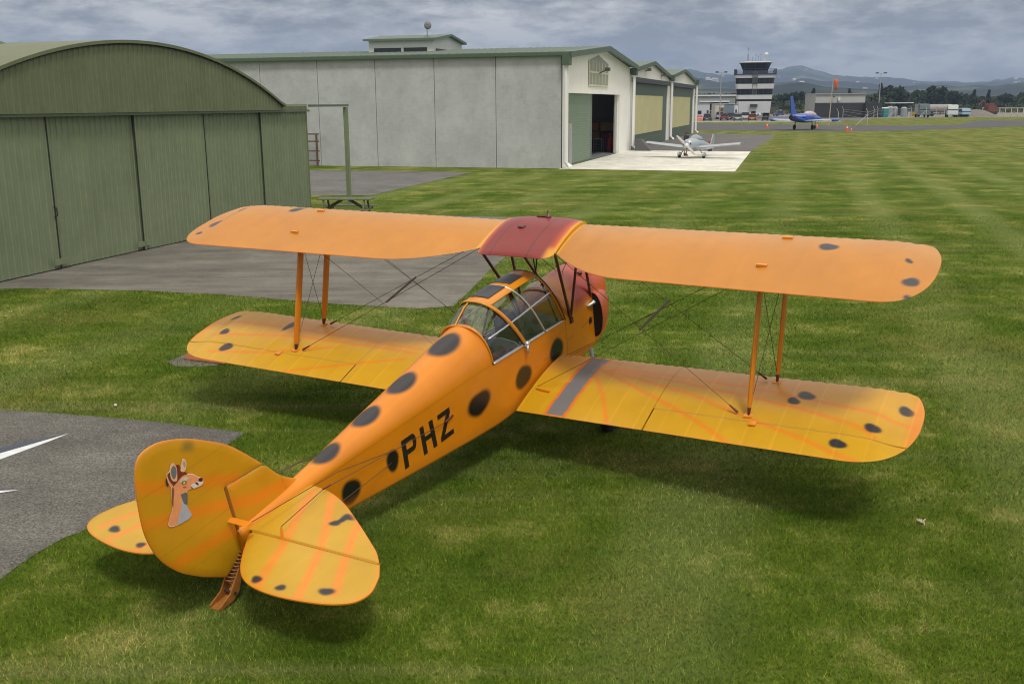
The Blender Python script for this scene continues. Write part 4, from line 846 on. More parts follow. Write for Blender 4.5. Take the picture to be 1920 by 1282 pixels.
b = MB(); b.tube([(5.64, -.22, .02), (5.64, .22, .02)], .035, 8, flat=.25, fdir=(1, 0, 0)); b.build('rudder_horn', ORP, rudder)
b = MB(); b.tube([(HT[0] - .004, 0, HT[1]), (HB[0] - .004, 0, HB[1] + .0)], .020, 8); b.build('hinge_post', mat('hinge_brown', (.22, .085, .01), .5), bp)
# painted antelope head on the rudder, a few flat layers
an = DATA['an']; acols = dict(outline=(.74, .68, .62), body=(.74, .30, .13), helmet=(.16, .025, .012), ear1=(.72, .42, .26), ear1in=(.13, .16, .16), ear2=(.74, .48, .30), ear2in=(.36, .30, .28), neckdark=(.09, .12, .12), chest=(.38, .42, .50), hair=(.22, .08, .03), tail=(.01, .02, .02), brow=(.55, .52, .44), eye=(.13, .15, .05), pupil=(.6, .5, .2), nose=(.02, .008, .05), muzzle=(.62, .58, .58), mouth=(.015, .01, .02), mouth2=(.02, .02, .03), cheek=(.45, .06, .02))
def shrink(poly, k): P = np.array(poly); c = P.mean(0); d = P - c; L = np.linalg.norm(d, axis=1, keepdims=True); return (P - d / L * k).tolist()
order = [('outline', an['outline'], 0), ('body', shrink(an['outline'], .006), 1), ('tail', an['tail'], 1), ('helmet', an['helmet'], 2), ('hair', an['hair'], 2), ('chest', an['chest'], 2), ('neckdark', an['neckdark'], 3), ('ear1', an['ear1'], 3), ('ear1in', an['ear1in'], 4), ('ear2', an['ear2'], 3), ('ear2in', an['ear2in'], 4), ('brow', an['brow'], 2), ('eye', an['eye'], 3), ('pupil', an['pupil'], 4), ('muzzle', an['muzzle'], 2), ('mouth', an['mouth'], 3), ('mouth2', an['mouth2'], 3), ('cheek', an['cheek'], 2), ('nose', an['nose'], 3)]
b = MB(); am = []
for i, (k, poly, lv) in enumerate(order):
    am.append(mat('emblem_' + k, acols[k], .5, noise=(8, .12))); b.cur = i; off = .0285 + .0012 * lv
    o_ = smooth_open(poly + [poly[0]], 4)[:-1]; b.prism(o_, lambda x, z: (x, off, z), lambda x, z: (x, off + .0011, z))
b.build('antelope_emblem', am, rudder)
# tail skid with spring
SKM = mat('skid_orange', (.30, .11, .012), .7, noise=(14, .3))
b = MB(); b.tube([(5.52, 0, -.30), (5.60, 0, -.42), (5.80, 0, -.555)], [.020, .018, .016], 8); sk = b.build('tail_skid', SKM, bp)
for q in (-1, 1):
    b = MB(); b.prism([(5.66, -.40), (5.70, -.38), (5.84, -.53), (5.97, -.575), (5.965, -.60), (5.82, -.60), (5.75, -.555)], lambda x, z: (x, q * .045, z), lambda x, z: (x, q * .058, z)); b.build('skid_side_plate', SKM, sk)
b = MB(); b.prism([(5.74, -.565), (5.82, -.60), (5.975, -.605), (5.975, -.590), (5.82, -.588)], lambda x, z: (x, -.044, z), lambda x, z: (x, .044, z)); b.build('skid_shoe', SKM, sk)
b = MB(); b.tube([(5.80, -.07, -.545), (5.80, .07, -.545)], .012, 8); b.build('skid_bolt', mat('bolt_dark', (.04, .025, .02), .5), sk)
ax_ = (Vector((5.80, 0, -.52)) - Vector((5.585, 0, -.30))).normalized(); u_ = Vector((0, 1, 0)); w_ = ax_.cross(u_)
b = MB(); pts = [Vector((5.60, 0, -.305)) + ax_ * (.26 * t) + (u_ * math.cos(t * 2 * math.pi * 9) + w_ * math.sin(t * 2 * math.pi * 9)) * .034 for t in np.linspace(0, 1, 150)]; b.tube(pts, .0065, 5); b.build('skid_spring', mat('rust_spring', (.28, .11, .03), .6), sk)
# ---------------------------------------------------------------- struts and wires
def wpt(kind, y, c, top=True): return tuple(wing_xyz(kind, np.array([y]), np.array([c]), top)[0])
def lerp(a, c, t): return tuple(a[i] + (c[i] - a[i]) * t for i in range(3))
def wire(a, c, name='bracing_wire', r=.0028): b = MB(); b.tube([a, c], r, 6); return b.build(name, STEEL, bp)
SR = mat('strut_orange', (.66, .22, .008), .4, coat=.3, noise=(4, .06))
for s in (1, -1):
    pts = {}
    for nme, cu, clw in (('f', .25, .20), ('r', .90, .865)):
        ys_ = (3.0 if nme == 'f' else 2.90) if s > 0 else (2.89 if nme == 'f' else 2.82); B_ = wpt('l', s * ys_, clw); T_ = wpt('u', s * ys_, cu, False); pts[nme] = (B_, T_)
        b = MB(); Ls = [B_, lerp(B_, T_, .03), lerp(B_, T_, .09), lerp(B_, T_, .5), lerp(B_, T_, .91), lerp(B_, T_, .985), T_]; b.cur = 0
        b.tube(Ls, [.016, .022, .050, .054, .050, .02, .016], 12, flat=.42, fdir=(1, 0, 0)); st = b.build('interplane_strut', SR, bp, 'angle')
        b = MB(); b.tube([B_, lerp(B_, T_, .055)], [.020, .034], 10, flat=.55, fdir=(1, 0, 0)); b.build('strut_foot', DRED, st)
        b = MB(); b.box(B_[0] - .03, B_[0] + .05, B_[1] - .04, B_[1] + .04, B_[2] - .012, B_[2] + .008); b.build('strut_fitting', ORP, st)
        tq = wpt('u', s * (2.98 if nme == 'f' else 2.90), cu); b = MB(); b.box(tq[0] - .02, tq[0] + .02, tq[1] - .05, tq[1] + .05, tq[2] - .002, tq[2] + .022); b.build('strut_fitting', ORP, st)
    wire(lerp(pts['f'][0], pts['f'][1], .03), lerp(pts['r'][0], pts['r'][1], .98), r=.003); wire(lerp(pts['r'][0], pts['r'][1], .03), lerp(pts['f'][0], pts['f'][1], .98), r=.003)
    cf = (.20, s * CS, ZU - .02); cr_ = (.84, s * CS, ZU - .06)          # centre section fittings
    lf0 = wpt('l', s * .42, .16); lr0 = wpt('l', s * .42, .86)
    mids = []
    for a, c in ((cf, (pts['f'][0][0], pts['f'][0][1] - s * .10, pts['f'][0][2] + .01)), (cr_, (pts['r'][0][0], pts['r'][0][1] - s * .10, pts['r'][0][2] + .01))):
        wire(a, c, 'landing_wire', .0032); mids.append(lerp(a, c, .50)); b = MB(); b.tube([lerp(a, c, .955), lerp(a, c, .995)], [.008, .014], 6); b.build('wire_fitting', DRED, bp)
    for k in (0, .05): wire((lf0[0], lf0[1] + s * k, lf0[2]), (pts['f'][1][0] - k, pts['f'][1][1] - s * (.05 + k * .4), pts['f'][1][2]), 'flying_wire')
    wire(lr0, (pts['r'][1][0], pts['r'][1][1] - s * .05, pts['r'][1][2]), 'flying_wire')
    d = np.array(mids[1]) - np.array(mids[0]); b = MB(); b.tube([tuple(np.array(mids[0]) - d * .04), tuple(np.array(mids[1]) + d * .04)], .013, 8); b.build('wire_spreader', mat('spreader_brown', (.13, .10, .08), .5), bp)
    # cabane struts
    A = (.262, s * .318, -.395)
    for p0, p1 in ((A, cf), (A, cr_), ((-.375, s * .295, -.36), cf)):
        b = MB(); b.tube([p0, lerp(p0, p1, .06), lerp(p0, p1, .94), p1], [.014, .023, .023, .014], 8, flat=.6, fdir=(1, 0, 0)); b.build('cabane_strut', DRED, bp, True)
    b = MB(); b.box(A[0] - .03, A[0] + .03, s * .314 if s > 0 else -.34, .34 if s > 0 else -.314, A[2] - .05, A[2] + .02); b.build('cabane_fitting', DRED, bp)
    # wing root fittings and aileron horns
    q = wpt('l', s * .52, .93); b = MB(); b.tube([(q[0] - .02, q[1] - .09, q[2] + .015), (q[0] + .02, q[1] + .10, q[2] + .012)], [.010, .022], 6, flat=.4); b.build('aileron_crank', ORP, bp)
    q = wpt('l', s * 2.98, .975); b = MB(); b.box(q[0] - .03, q[0] + .05, q[1] - .04, q[1] + .03, q[2] - .004, q[2] + .012); b.build('hinge_fitting', ORP, bp)
    # main gear: leg, rear stay, wheel
    hub = (.50, s * .80, -1.50)
    b = MB(); b.tube([(-.30, s * .27, -.98), lerp((-.30, s * .27, -.98), hub, .55), hub], [.030, .034, .026], 10, flat=.55, fdir=(1, 0, 0))
    b.build('gear_leg', mat('gear_grey', (.17, .19, .21), .4, coat=.2), bp, True)
    b = MB(); b.tube([(.95, s * .25, -.97), hub], .02, 8, flat=.6, fdir=(1, 0, 0)); b.tube([(.1, 0, -1.05), hub], .02, 8, flat=.6, fdir=(1, 0, 0)); b.build('gear_stay', DRED, bp, True)
    b = MB(); b.rev([(.10, -.06), (.17, -.065), (.215, -.045), (.235, 0), (.215, .045), (.17, .065), (.10, .06)], (hub[0], hub[1] + s * .08, hub[2]), 'Y', 32); wh = b.build('wheel', mat('tyre_black', (.012, .012, .012), .8), bp, True)
    b = MB(); b.rev([(.001, -.055), (.12, -.05), (.12, .05), (.001, .055)], (hub[0], hub[1] + s * .08, hub[2]), 'Y', 24); b.build('wheel_hub', SR, wh)
    # strut-mounted wires at the cabane front
    wire(cf, (-.36, -s * .22, -.33), r=.004)
q = lerp(wpt('l', 2.93, .20), wpt('u', 2.93, .25, False), .82)
b = MB(); b.tube([(q[0] + .0, q[1] + .03, q[2] - .02), (q[0] - .02, q[1] + .06, q[2] + .02), (q[0] - .30, q[1] + .07, q[2] + .03)], .009, 8); b.tube([(q[0] - .02, q[1] + .045, q[2]), (q[0] - .30, q[1] + .05, q[2] + .0)], .007, 8); b.box(q[0] - .04, q[0] + .03, q[1] + .01, q[1] + .05, q[2] - .06, q[2] + .0); b.build('pitot_head', mat('pitot_grey', (.30, .27, .24), .4, .3), bp)
# fuel pipes hanging below the tank
b = MB()
for k in range(2): x = .25 + .05 * k; y = -.12 + .06 * k; b.tube([(x, y, ZU - .03), (x + .03, y + .03, .5), (x - .02, y - .02 + .03 * k, .38), (.35, -.05, .2), (.30, -.02, .05)], .008, 6)
b.build('fuel_pipe', mat('pipe_dark', (.03, .012, .012), .5), bp, True)
# ================================================================== BACKGROUND THINGS
def M_(n, c, r=.6, **k): return mat(n, c, r, **k)
TYRE = M_('tyre_black', (.012, .012, .012), .8); WIN = M_('car_window', (.02, .025, .03), .15); WHITE = M_('white_paint', (.66, .68, .70), .5); GALV = M_('galv_post', (.33, .34, .35), .5)
def bx(name, m, par, *dims): b = MB(); b.box(*dims); return b.build(name, m, par)
# ---------------------------------------------------------------- cars: local x forward, y left
def make_car(label, col, pos, heading, kind='hatch', group='cars parked in front of the control tower', cat='car'):
    L, Wd, H = dict(hatch=(4.2, 1.75, 1.5), suv=(4.6, 1.85, 1.72), van=(4.4, 1.75, 1.85), ute=(5.2, 1.85, 1.85), jeep=(3.9, 1.7, 1.8))[kind]
    t = empty('parked_' + ('ute' if kind == 'ute' else 'car'), (pos[0], pos[1], 0), heading); tag(t, label, cat, group); t['scale'] = 1; del t['scale']
    body = M_('body_' + '%02d%02d%02d' % tuple(int(c * 99) for c in col), col, .3, coat=.5)
    hw = Wd / 2; bl = H * .56
    prof = [(-L / 2, .32, bl * .86, hw * .94), (-L / 2 + .12, .25, bl * .97, hw), (-L * .2, .22, bl, hw), (L * .12, .22, bl * .99, hw), (L * .30, .22, bl * .94, hw), (L / 2 - .15, .26, bl * .82, hw * .96), (L / 2, .34, bl * .62, hw * .86)]
    b = MB(); b.loft([[(x, -w, z0), (x, -w, z1 - .10), (x, -w * .93, z1), (x, w * .93, z1), (x, w, z1 - .10), (x, w, z0)] for x, z0, z1, w in prof]); bo = b.build('body', body, t, 'angle')
    rx = {'hatch': (-.44, .16), 'suv': (-.47, .16), 'van': (-.48, .24), 'ute': (-.06, .22), 'jeep': (-.46, .12)}[kind]
    x0, x1 = L * rx[0], L * rx[1]; tp = .34 if kind != 'van' else .15
    b = MB(); b.loft([[(x, -w, z0), (x, -w * .86, z1), (x, w * .86, z1), (x, w, z0)] for x, w, z0, z1 in [(x0, hw * .9, bl - .02, bl + .04), (x0 + tp * .6, hw * .92, bl - .02, H - .05), (x1 - tp * 1.2, hw * .92, bl - .02, H - .05), (x1 + .2, hw * .9, bl - .03, bl + .02)]]); b.build('window', WIN, t, 'angle')
    b = MB(); b.loft([[(x, -w, H - .06), (x, -w * .9, H), (x, w * .9, H), (x, w, H - .06)] for x, w in [(x0 + tp * .55, hw * .78), (x0 + tp, hw * .8), (x1 - tp * 1.3, hw * .8), (x1 - tp * .9, hw * .76)]]); b.build('roof', body, t, 'angle')
    for sx in (-.31, .31):
        for sy in (-1, 1):
            b = MB(); b.rev([(.001, -.10), (.31, -.10), (.33, -.06), (.33, .06), (.31, .10), (.001, .10)], (L * sx, sy * (hw - .10), .33), 'Y', 18); b.build('wheel', TYRE, t, 'angle')
    for sy in (-1, 1):
        bx('tail_light', M_('tail_red', (.35, .01, .01), .3), t, -L / 2 - .03, -L / 2 + .02, sy * hw * .8 - .1, sy * hw * .8 + .1, bl * .66, bl * .9)
        bx('headlight', M_('lamp_clear', (.6, .6, .6), .2), t, L / 2 - .06, L / 2 + .02, sy * hw * .66 - .12, sy * hw * .66 + .12, bl * .5, bl * .66)
    bx('bumper', M_('bumper_dark', (.04, .04, .045), .5) if kind != 'ute' else body, t, -L / 2 - .05, -L / 2 + .05, -hw * .9, hw * .9, .28, .52)
    bx('number_plate', WHITE, t, -L / 2 - .06, -L / 2 - .052, -.26, .26, .42, .5)
    return t
aw = rad(90) - rad(14)     # heading away from the camera, towards the tower
CARS = [((.10, .11, .13), (1376.5, 224.5), 'hatch', 'dark slate car behind the pale silver hatchback', aw + .1), ((.50, .52, .54), (1336, 222.5), 'van', 'white van behind the dark grey hatchback', aw - .1), ((.18, .02, .02), (1668, 216), 'hatch', 'dark red car parked in the yard behind the pale tanks', .2), ((.30, .33, .37), (1704, 216.5), 'suv', 'grey four wheel drive in the yard under the open shelter', .1), ((.55, .56, .58), (1751, 215.5), 'van', 'white van partly hidden behind the fuel truck and tanker', .15), ((.05, .07, .12), (1814, 216.5), 'hatch', 'dark blue car right of the pale blue pickup', 0),
        ((.075, .065, .075), (1326.5, 227), 'hatch', 'dark grey hatchback at the left end of the front row of parked cars', aw),
        ((.45, .47, .52), (1350, 223.5), 'suv', 'white four wheel drive behind the red and dark grey hatchbacks', aw),
        ((.27, .025, .03), (1358, 226.2), 'hatch', 'red hatchback parked in the front row facing the tower', aw),
        ((.035, .04, .06), (1369, 224.5), 'hatch', 'dark blue car squeezed between the red and silver hatchbacks', aw),
        ((.42, .47, .50), (1383.5, 227), 'hatch', 'pale silver hatchback in the middle of the front row', aw),
        ((.60, .61, .62), (1397.5, 225.3), 'suv', 'white car between the silver and orange cars', aw),
        ((.55, .13, .008), (1410.5, 227.2), 'hatch', 'bright orange hatchback in the front row below the tower', aw),
        ((.62, .64, .68), (1409, 217.5), 'ute', 'white double cab truck parked side on at the tower foot', rad(-8)),
        ((.03, .045, .035), (1436, 220.5), 'jeep', 'dark green open four wheel drive near the tower right corner', aw),
        ((.02, .06, .35), (1459, 218), 'hatch', 'bright blue car left of the blue jet', aw + .3)]
for c, (u, v), k, lab, hd in CARS: make_car(lab, c, G(u, v), hd, k, cat='truck' if k == 'ute' else 'car')
# small towing tractor behind the kerb
t = empty('tow_tractor', (*G(1434.5, 228.3), 0), aw); tag(t, 'small black towing tractor standing at the kerb in front of the tower', 'tractor')
b = MB(); b.loft([[(x, -w, .35), (x, -w, z), (x, w, z), (x, w, .35)] for x, w, z in [(-.9, .35, .9), (-.4, .5, 1.0), (.2, .45, .9), (1.0, .35, .85)]]); b.build('body', M_('tractor_black', (.03, .035, .03), .5), t, 'angle')
for x, r in ((-.6, .42), (.7, .3)):
    for s in (-1, 1): b = MB(); b.rev([(.001, -.1), (r, -.1), (r, .1), (.001, .1)], (x, s * .55, r), 'Y', 16); b.build('wheel', TYRE, t, 'angle')
b = MB(); b.tube([(.1, 0, .9), (-.05, 0, 1.35)], .03, 6); b.build('steering_column', TYRE, t)
# ---------------------------------------------------------------- control tower
tx = atd(1413, 262); tw = empty('control_tower', (tx[0], tx[1], 0), rad(-13)); tag(tw, 'white airport control tower with dark window bands and a glazed cab on top', 'tower')
TWH = M_('tower_white', (.62, .64, .67), .6, noise=(.4, .04)); TGL = M_('tower_glass', (.014, .019, .026), .15); NAVY = M_('tower_navy', (.022, .035, .07), .4)
def hz(v): return hat(v, 258, 1413)
def ring(w, z, d=None, ch=.12):
    d = d or w; c = ch * w; return [(-w + c, -d, z), (w - c, -d, z), (w, -d + c, z), (w, d - c, z), (w - c, d, z), (-w + c, d, z), (-w, d - c, z), (-w, -d + c, z)]
def tring(v): # half-width follows the flare of the shaft
    q = (hz(v) - hz(209)) / (hz(140) - hz(209)); return 3.95 + 1.02 * max(q, 0) ** 1.0
rows = [(212, 190.2, TWH, 'wall_base', .0), (190, 186.6, TGL, 'window_band', -.12), (186.4, 178.2, TWH, 'wall_band', 0), (178, 167, TGL, 'window_band', -.15), (166.8, 157.6, TWH, 'wall_band', 0), (157.4, 146.6, TGL, 'window_band', -.15), (146.4, 140.6, TWH, 'wall_band', 0)]
for v0, v1, m, nme, dw in rows:
    z0, z1 = max(hz(v0), 0), hz(v1); b = MB(); b.loft([ring(tring(v0) + dw, z0), ring(tring(v1) + dw, z1)]); o = b.build(nme, m, tw)
    if m is TGL and v0 - v1 > 6:
        for k in range(-3, 4):
            b = MB(); x = k * tring(v0) * .25; b.box(x - .05, x + .05, -tring((v0 + v1) / 2) - .02 + .05, -tring((v0 + v1) / 2) + .12, z0, z1)
            b.build('mullion', NAVY, o)
zb = hz(140.4); b = MB(); b.loft([ring(5.15, zb), ring(5.15, zb + .25)]); b.build('balcony', NAVY, tw)
b = MB()
for h in (.55, 1.1): r = ring(5.1, zb + .25 + h); b.tube(r + [r[0]], .045, 5)
for i in range(8):
    a, c = ring(5.1, 0)[i], ring(5.1, 0)[(i + 1) % 8]
    for t_ in np.linspace(0, 1, 7)[:-1]: x, y = a[0] + (c[0] - a[0]) * t_, a[1] + (c[1] - a[1]) * t_; b.tube([(x, y, zb + .2), (x, y, zb + 1.36)], .035, 4)
b.build('balcony_rail', NAVY, tw)
b = MB(); b.loft([ring(3.1, zb + .25), ring(3.0, hz(132))]); b.build('cab_base', NAVY, tw)
b = MB(); b.loft([ring(2.95, hz(132), ch=.3), ring(3.75, hz(117.5), ch=.3)]); cb = b.build('cab_glass', TGL, tw)
b = MB(); lo_, hi_ = ring(2.98, hz(132), ch=.3), ring(3.79, hz(117.5), ch=.3)
for i in range(8):
    for t_ in (0, .5): j = (i + 1) % 8; p0 = [lo_[i][k] + (lo_[j][k] - lo_[i][k]) * t_ for k in range(3)]; p1 = [hi_[i][k] + (hi_[j][k] - hi_[i][k]) * t_ for k in range(3)]; b.tube([p0, p1], .06, 5)
b.build('cab_mullion', NAVY, cb)
b = MB(); b.loft([ring(4.05, hz(117.5), ch=.3), ring(3.95, hz(116.2), ch=.3), ring(2.2, hz(114.6), ch=.3)]); b.build('roof', M_('tower_roof', (.40, .42, .44), .6), tw)
zr = hz(114.8)
b = MB(); b.tube([(-2.1, 0, zr), (-1.9, 0, zr + 3.6)], .05, 6); b.tube([(-2.35, 0, zr + 3.0), (-1.5, 0, zr + 3.2)], .03, 5); b.tube([(-1.7, 0, zr), (-1.9, 0, zr + 1.8)], .06, 6); b.build('aerial_mast', M_('aerial', (.20, .21, .22), .5), tw)
for x, h in ((.0, 1.9), (.6, 1.6), (1.2, 2.1), (-.8, 1.2)): b = MB(); b.tube([(x, .2, zr), (x, .2, zr + h)], .035, 5); b.tube([(x - .2, .2, zr + h * .75), (x + .2, .2, zr + h * .75)], .03, 4); b.build('aerial', M_('aerial', (.2, .2, .2)), tw)
b = MB(); b.tube([(2.0, 0, zr - .3), (2.3, 0, zr + 1.2)], .09, 6); b.rev([(.001, -.55), (.3, -.46), (.48, -.22), (.54, 0), (.48, .22), (.3, .46), (.001, .55)], (2.5, 0, zr + 1.7), 'Z', 16); b.build('radar_dome', M_('dome_white', (.62, .63, .65), .4), tw, 'angle')
b = MB()
for k in range(9): b.tube([(-.45 + .0 * k, -5.0 + .1 * k * 0, 0), (-.45, -5.0, 0.01)], .01, 3) if False else None
for s in (-.55, .55): b.tube([(s, -4.1, hz(186)), (s, -5.22, zb + .6)], .07, 5)
for k in range(26): q = k / 25; b.tube([(-.55, -4.1 - 1.12 * q, hz(186) + (zb + .6 - hz(186)) * q), (.55, -4.1 - 1.12 * q, hz(186) + (zb + .6 - hz(186)) * q)], .05, 4)
b.build('access_ladder', M_('ladder_grey', (.10, .12, .12), .5), tw)
bx('entrance_canopy', M_('canopy_dark', (.03, .05, .045), .5), tw, -.9, .9, -5.0, -3.96, 2.7, 3.3)
bx('door', WIN, tw, -.55, .55, -3.99, -3.955, 0, 2.3)
# low buildings beside the tower
def shed(name, u0, u1, v1, Y, dep, m, label, cat, vb=None, roofm=None):
    p0, p1 = atd(u0, Y), atd(u1, Y); z = hat(v1, Y, (u0 + u1) / 2); t = empty(name, (p0[0], p0[1], 0), 0); tag(t, label, cat); w = p1[0] - p0[0]
    bx('wall', m, t, 0, w, 0, dep, 0, z - .12); bx('roof', roofm or M_('roof_pale', (.45, .46, .46), .5), t, -.12, w + .12, -.15, dep + .15, z - .12, z)
    return t, w, z
t, w, z = shed('site_shed', 1303, 1331, 193.5, 232, 6, M_('shed_white', (.50, .53, .56), .6), 'long white shed next to the right end of the concrete hangar', 'shed')
bx('door', M_('shed_dark', (.04, .05, .06), .6), t, w * .80, w * .93, -.03, 0, 0, 2.1); bx('window', WIN, t, w * .2, w * .45, -.03, 0, 1.2, 2.0)
t, w, z = shed('cream_cabin', 1340.5, 1358, 194, 240, 4, M_('cabin_cream', (.52, .50, .42), .6), 'small cream cabin with a square window left of the grey container', 'cabin')
bx('window', M_('win_brown', (.10, .07, .05), .4), t, w * .45, w * .95, -.03, 0, 1.2, 2.6)
t, w, z = shed('shipping_container', 1358.5, 1376.5, 194.5, 244, 6, M_('container_grey', (.20, .26, .32), .5), 'grey blue shipping container left of the tower', 'container')
b = MB(); [b.box(.05 + k * w / 14, .05 + k * w / 14 + .07, -.05, -.002, .1, z - .2) for k in range(14)]; b.build('door_rib', M_('container_grey', (.2, .2, .2)), t)
t, w, z = shed('white_cabin', 1377, 1384, 195, 246, 4, WHITE, 'narrow white cabin touching the left side of the tower', 'cabin'); bx('window', WIN, t, w * .3, w * .7, -.03, 0, 1.4, 2.1)
t, w, z = shed('service_building', 1528.5, 1621.5, 175.2, 250, 9, M_('service_pale', (.42, .43, .42), .6, noise=(.3, .04)), 'low flat roofed service building with pale upper wall and dark base', 'building')
z2 = hat(193, 250, 1575); bx('base_wall', M_('service_dark', (.028, .030, .034), .7), t, -.15, w + .2, -.25, -.02, 0, z2); bx('side_wing', M_('service_dark', (.03, .03, .03)), t, w - .3, w + 3.6, -1.6, 6, 0, z2 - .05)
b = MB(); b.box(w * .44, w * .485, -.5, -.02, z2 + .5, z2 + 1.3); b.build('air_conditioner', WHITE, t)
floodlight(w * .35, -.05, z2 + 1.4, t)
bx('gutter', M_('gutter_grey', (.25, .26, .26)), t, -.2, w + .2, -.3, -.16, z - .3, z - .05)
t = empty('skip_loader', (*G(1356, 221.5), 0), 0); tag(t, 'yellow machine standing behind the parked white four wheel drive', 'machine')
bx('hopper', M_('machine_yellow', (.55, .36, .02), .5), t, -1.3, 1.3, -.6, .6, 1.3, 2.3); bx('frame', M_('machine_yellow', (.5, .3, .02)), t, -1.1, 1.1, -.4, .4, .5, 1.3)
for s in (-.8, .8): b = MB(); b.rev([(.001, -.15), (.45, -.15), (.45, .15), (.001, .15)], (s, -.5, .45), 'Y', 16); b.build('wheel', TYRE, t, 'angle')
# barriers, cones
ORC = M_('cone_orange', (.70, .10, .02), .5)
for u, v, h, lab in [(1588, 246, .95, 'tall orange and white cone on the near edge of the taxiway'), (1438, 240.5, .9, 'orange cone on the taxiway below the control tower'), (1532, 239.5, .65, 'small orange marker just right of the blue jet wheels'), (1596, 247, .6, 'thin orange marker beside the tall cone')]:
    p = G(u, v); t = empty('traffic_cone', (p[0], p[1], 0)); tag(t, lab, 'cone', 'orange cones along the taxiway')
    b = MB(); b.rev([(.20 * h, .05), (.05 * h, h), (.001, h)], (0, 0, 0), 'Z', 14); b.build('cone_body', ORC, t, 'angle'); bx('cone_base', ORC, t, -.24, .24, -.24, .24, 0, .05)
    b = MB(); b.rev([(.145 * h, h * .42), (.115 * h, h * .62)], (0, 0, 0), 'Z', 14); b.build('white_collar', WHITE, t, 'angle')
for i, (u, lab) in enumerate([(1309, 'orange plastic barrier furthest left beside the white shed'), (1314.5, 'orange plastic barrier nearest the dark grey hatchback')]):
    p = G(u, 226); t = empty('road_barrier', (p[0], p[1], 0)); tag(t, lab, 'barrier', 'orange barriers beside the white shed')
    b = MB(); b.prism([(-.28, 0), (.28, 0), (.12, .4), (.10, 1.0), (-.10, 1.0), (-.12, .4)], lambda y, z: (-.25, y, z), lambda y, z: (.25, y, z)); b.build('barrier_body', ORC, t)
    bx('white_stripe', WHITE, t, -.26, .26, -.13, .13, .5, .65)
# lamp posts, windsock
def lamp_post(u, Y, vt, lab):
    x, y = atd(u, Y); H = hat(vt, Y, u); t = empty('light_pole', (x, y, 0)); tag(t, lab, 'light pole', 'tall floodlight poles')
    b = MB(); b.tube([(0, 0, 0), (0, 0, H)], [.14, .08], 8); b.build('pole', GALV, t); b = MB(); b.tube([(-1.3, 0, H), (1.3, 0, H)], .05, 6); b.build('cross_arm', GALV, t)
    for s in (-1.0, 1.0): bx('lamp_head', M_('lamp_dark', (.06, .06, .06)), t, s - .32, s + .32, -.3, .1, H - .02, H + .25)
lamp_post(1350, 236, 136.5, 'tall twin headed floodlight pole left of the control tower'); lamp_post(1647.5, 255, 138, 'tall twin headed floodlight pole right of the service building')
x, y = atd(1556, 165); H = hat(149, 165, 1556); t = empty('windsock', (x, y, 0)); tag(t, 'limp orange windsock hanging from a pale pole in front of the service building', 'windsock')
b = MB(); b.tube([(0, 0, 0), (.25, 0, H)], [.09, .05], 8); b.build('pole', M_('pole_cream', (.45, .40, .30), .5), t); b = MB(); b.tube([(.25, 0, H), (.55, 0, H + .1)], .03, 6); b.build('swivel_arm', GALV, t)
b = MB(); b.rev([(.12, -1.75), (.20, -1.2), (.30, -.5), (.26, -.1), (.1, .0)], (.75, 0, H + .05), 'Z', 14); b.build('sock', M_('sock_orange', (.72, .12, .015), .7), t, True)
# security fence with cranked posts
sf = empty('security_fence', (0, 0, 0)); tag(sf, 'wire security fence with cranked grey posts and diagonal stays round the vehicle yard', 'fence')
posts = [(1625.5, 234.5, 1), (1580, 222, 0), (1645, 221, 0), (1570.5, 236, 0), (1638, 222, 0), (1678, 221, 1), (1708, 221, 0), (1736, 221, 1), (1755, 221, 0), (1770, 221, 0)]
for u, v, br in posts:
    p = G(u, v); b = MB(); b.tube([(p[0], p[1], 0), (p[0], p[1], 2.1), (p[0] - .35, p[1] - .2, 2.65)], .06, 6); po = b.build('fence_post', M_('post_pale', (.42, .43, .44), .6), sf)
    if br: b = MB(); b.tube([(p[0], p[1], 1.7), (p[0] - 1.9, p[1] - .3, 0)], .05, 6); b.build('stay', M_('post_pale', (.4, .4, .4)), po)
b = MB()
for h in (.9, 1.6, 2.05):
    b.tube([(*G(1625.5, 234.5), h), (*G(1580, 222), h), ], .018, 4); b.tube([(*G(1625.5, 234.5), h), (*G(1645, 221), h), (*G(1770, 221), h)], .018, 4)
b.build('fence_wire', GALV, sf)
rf = empty('rail_fence', (0, 0, 0)); tag(rf, 'white post and rail fence at the far right edge of the field', 'fence')
b = MB(); A_, B_ = G(1842, 212), G(1990, 213); za = 1.5
b.tube([(A_[0], A_[1], za), (B_[0], B_[1], za)], .09, 4); b.build('rail', WHITE, rf)
for k in range(14): q = k / 13; b = MB(); b.tube([(A_[0] + (B_[0] - A_[0]) * q, A_[1] + (B_[1] - A_[1]) * q, 0), (A_[0] + (B_[0] - A_[0]) * q, A_[1] + (B_[1] - A_[1]) * q, 1.7)], .10, 4); b.build('rail_post', WHITE, rf)
for u0, lab in ((1868, 'pair of crossed pale timber stays left of centre in front of the rail fence'), (1893, 'single slanting timber stay at the right in front of the rail fence')):
    p = G(u0, 221); q = G(u0 + 16, 221); b = MB(); b.tube([(p[0], p[1], .05), ((p[0] + q[0]) / 2, p[1], 1.6), (q[0], q[1], .05)], .06, 5); tag(b.build('timber_stay', M_('stay_timber', (.34, .32, .27), .8)), lab, 'stay')
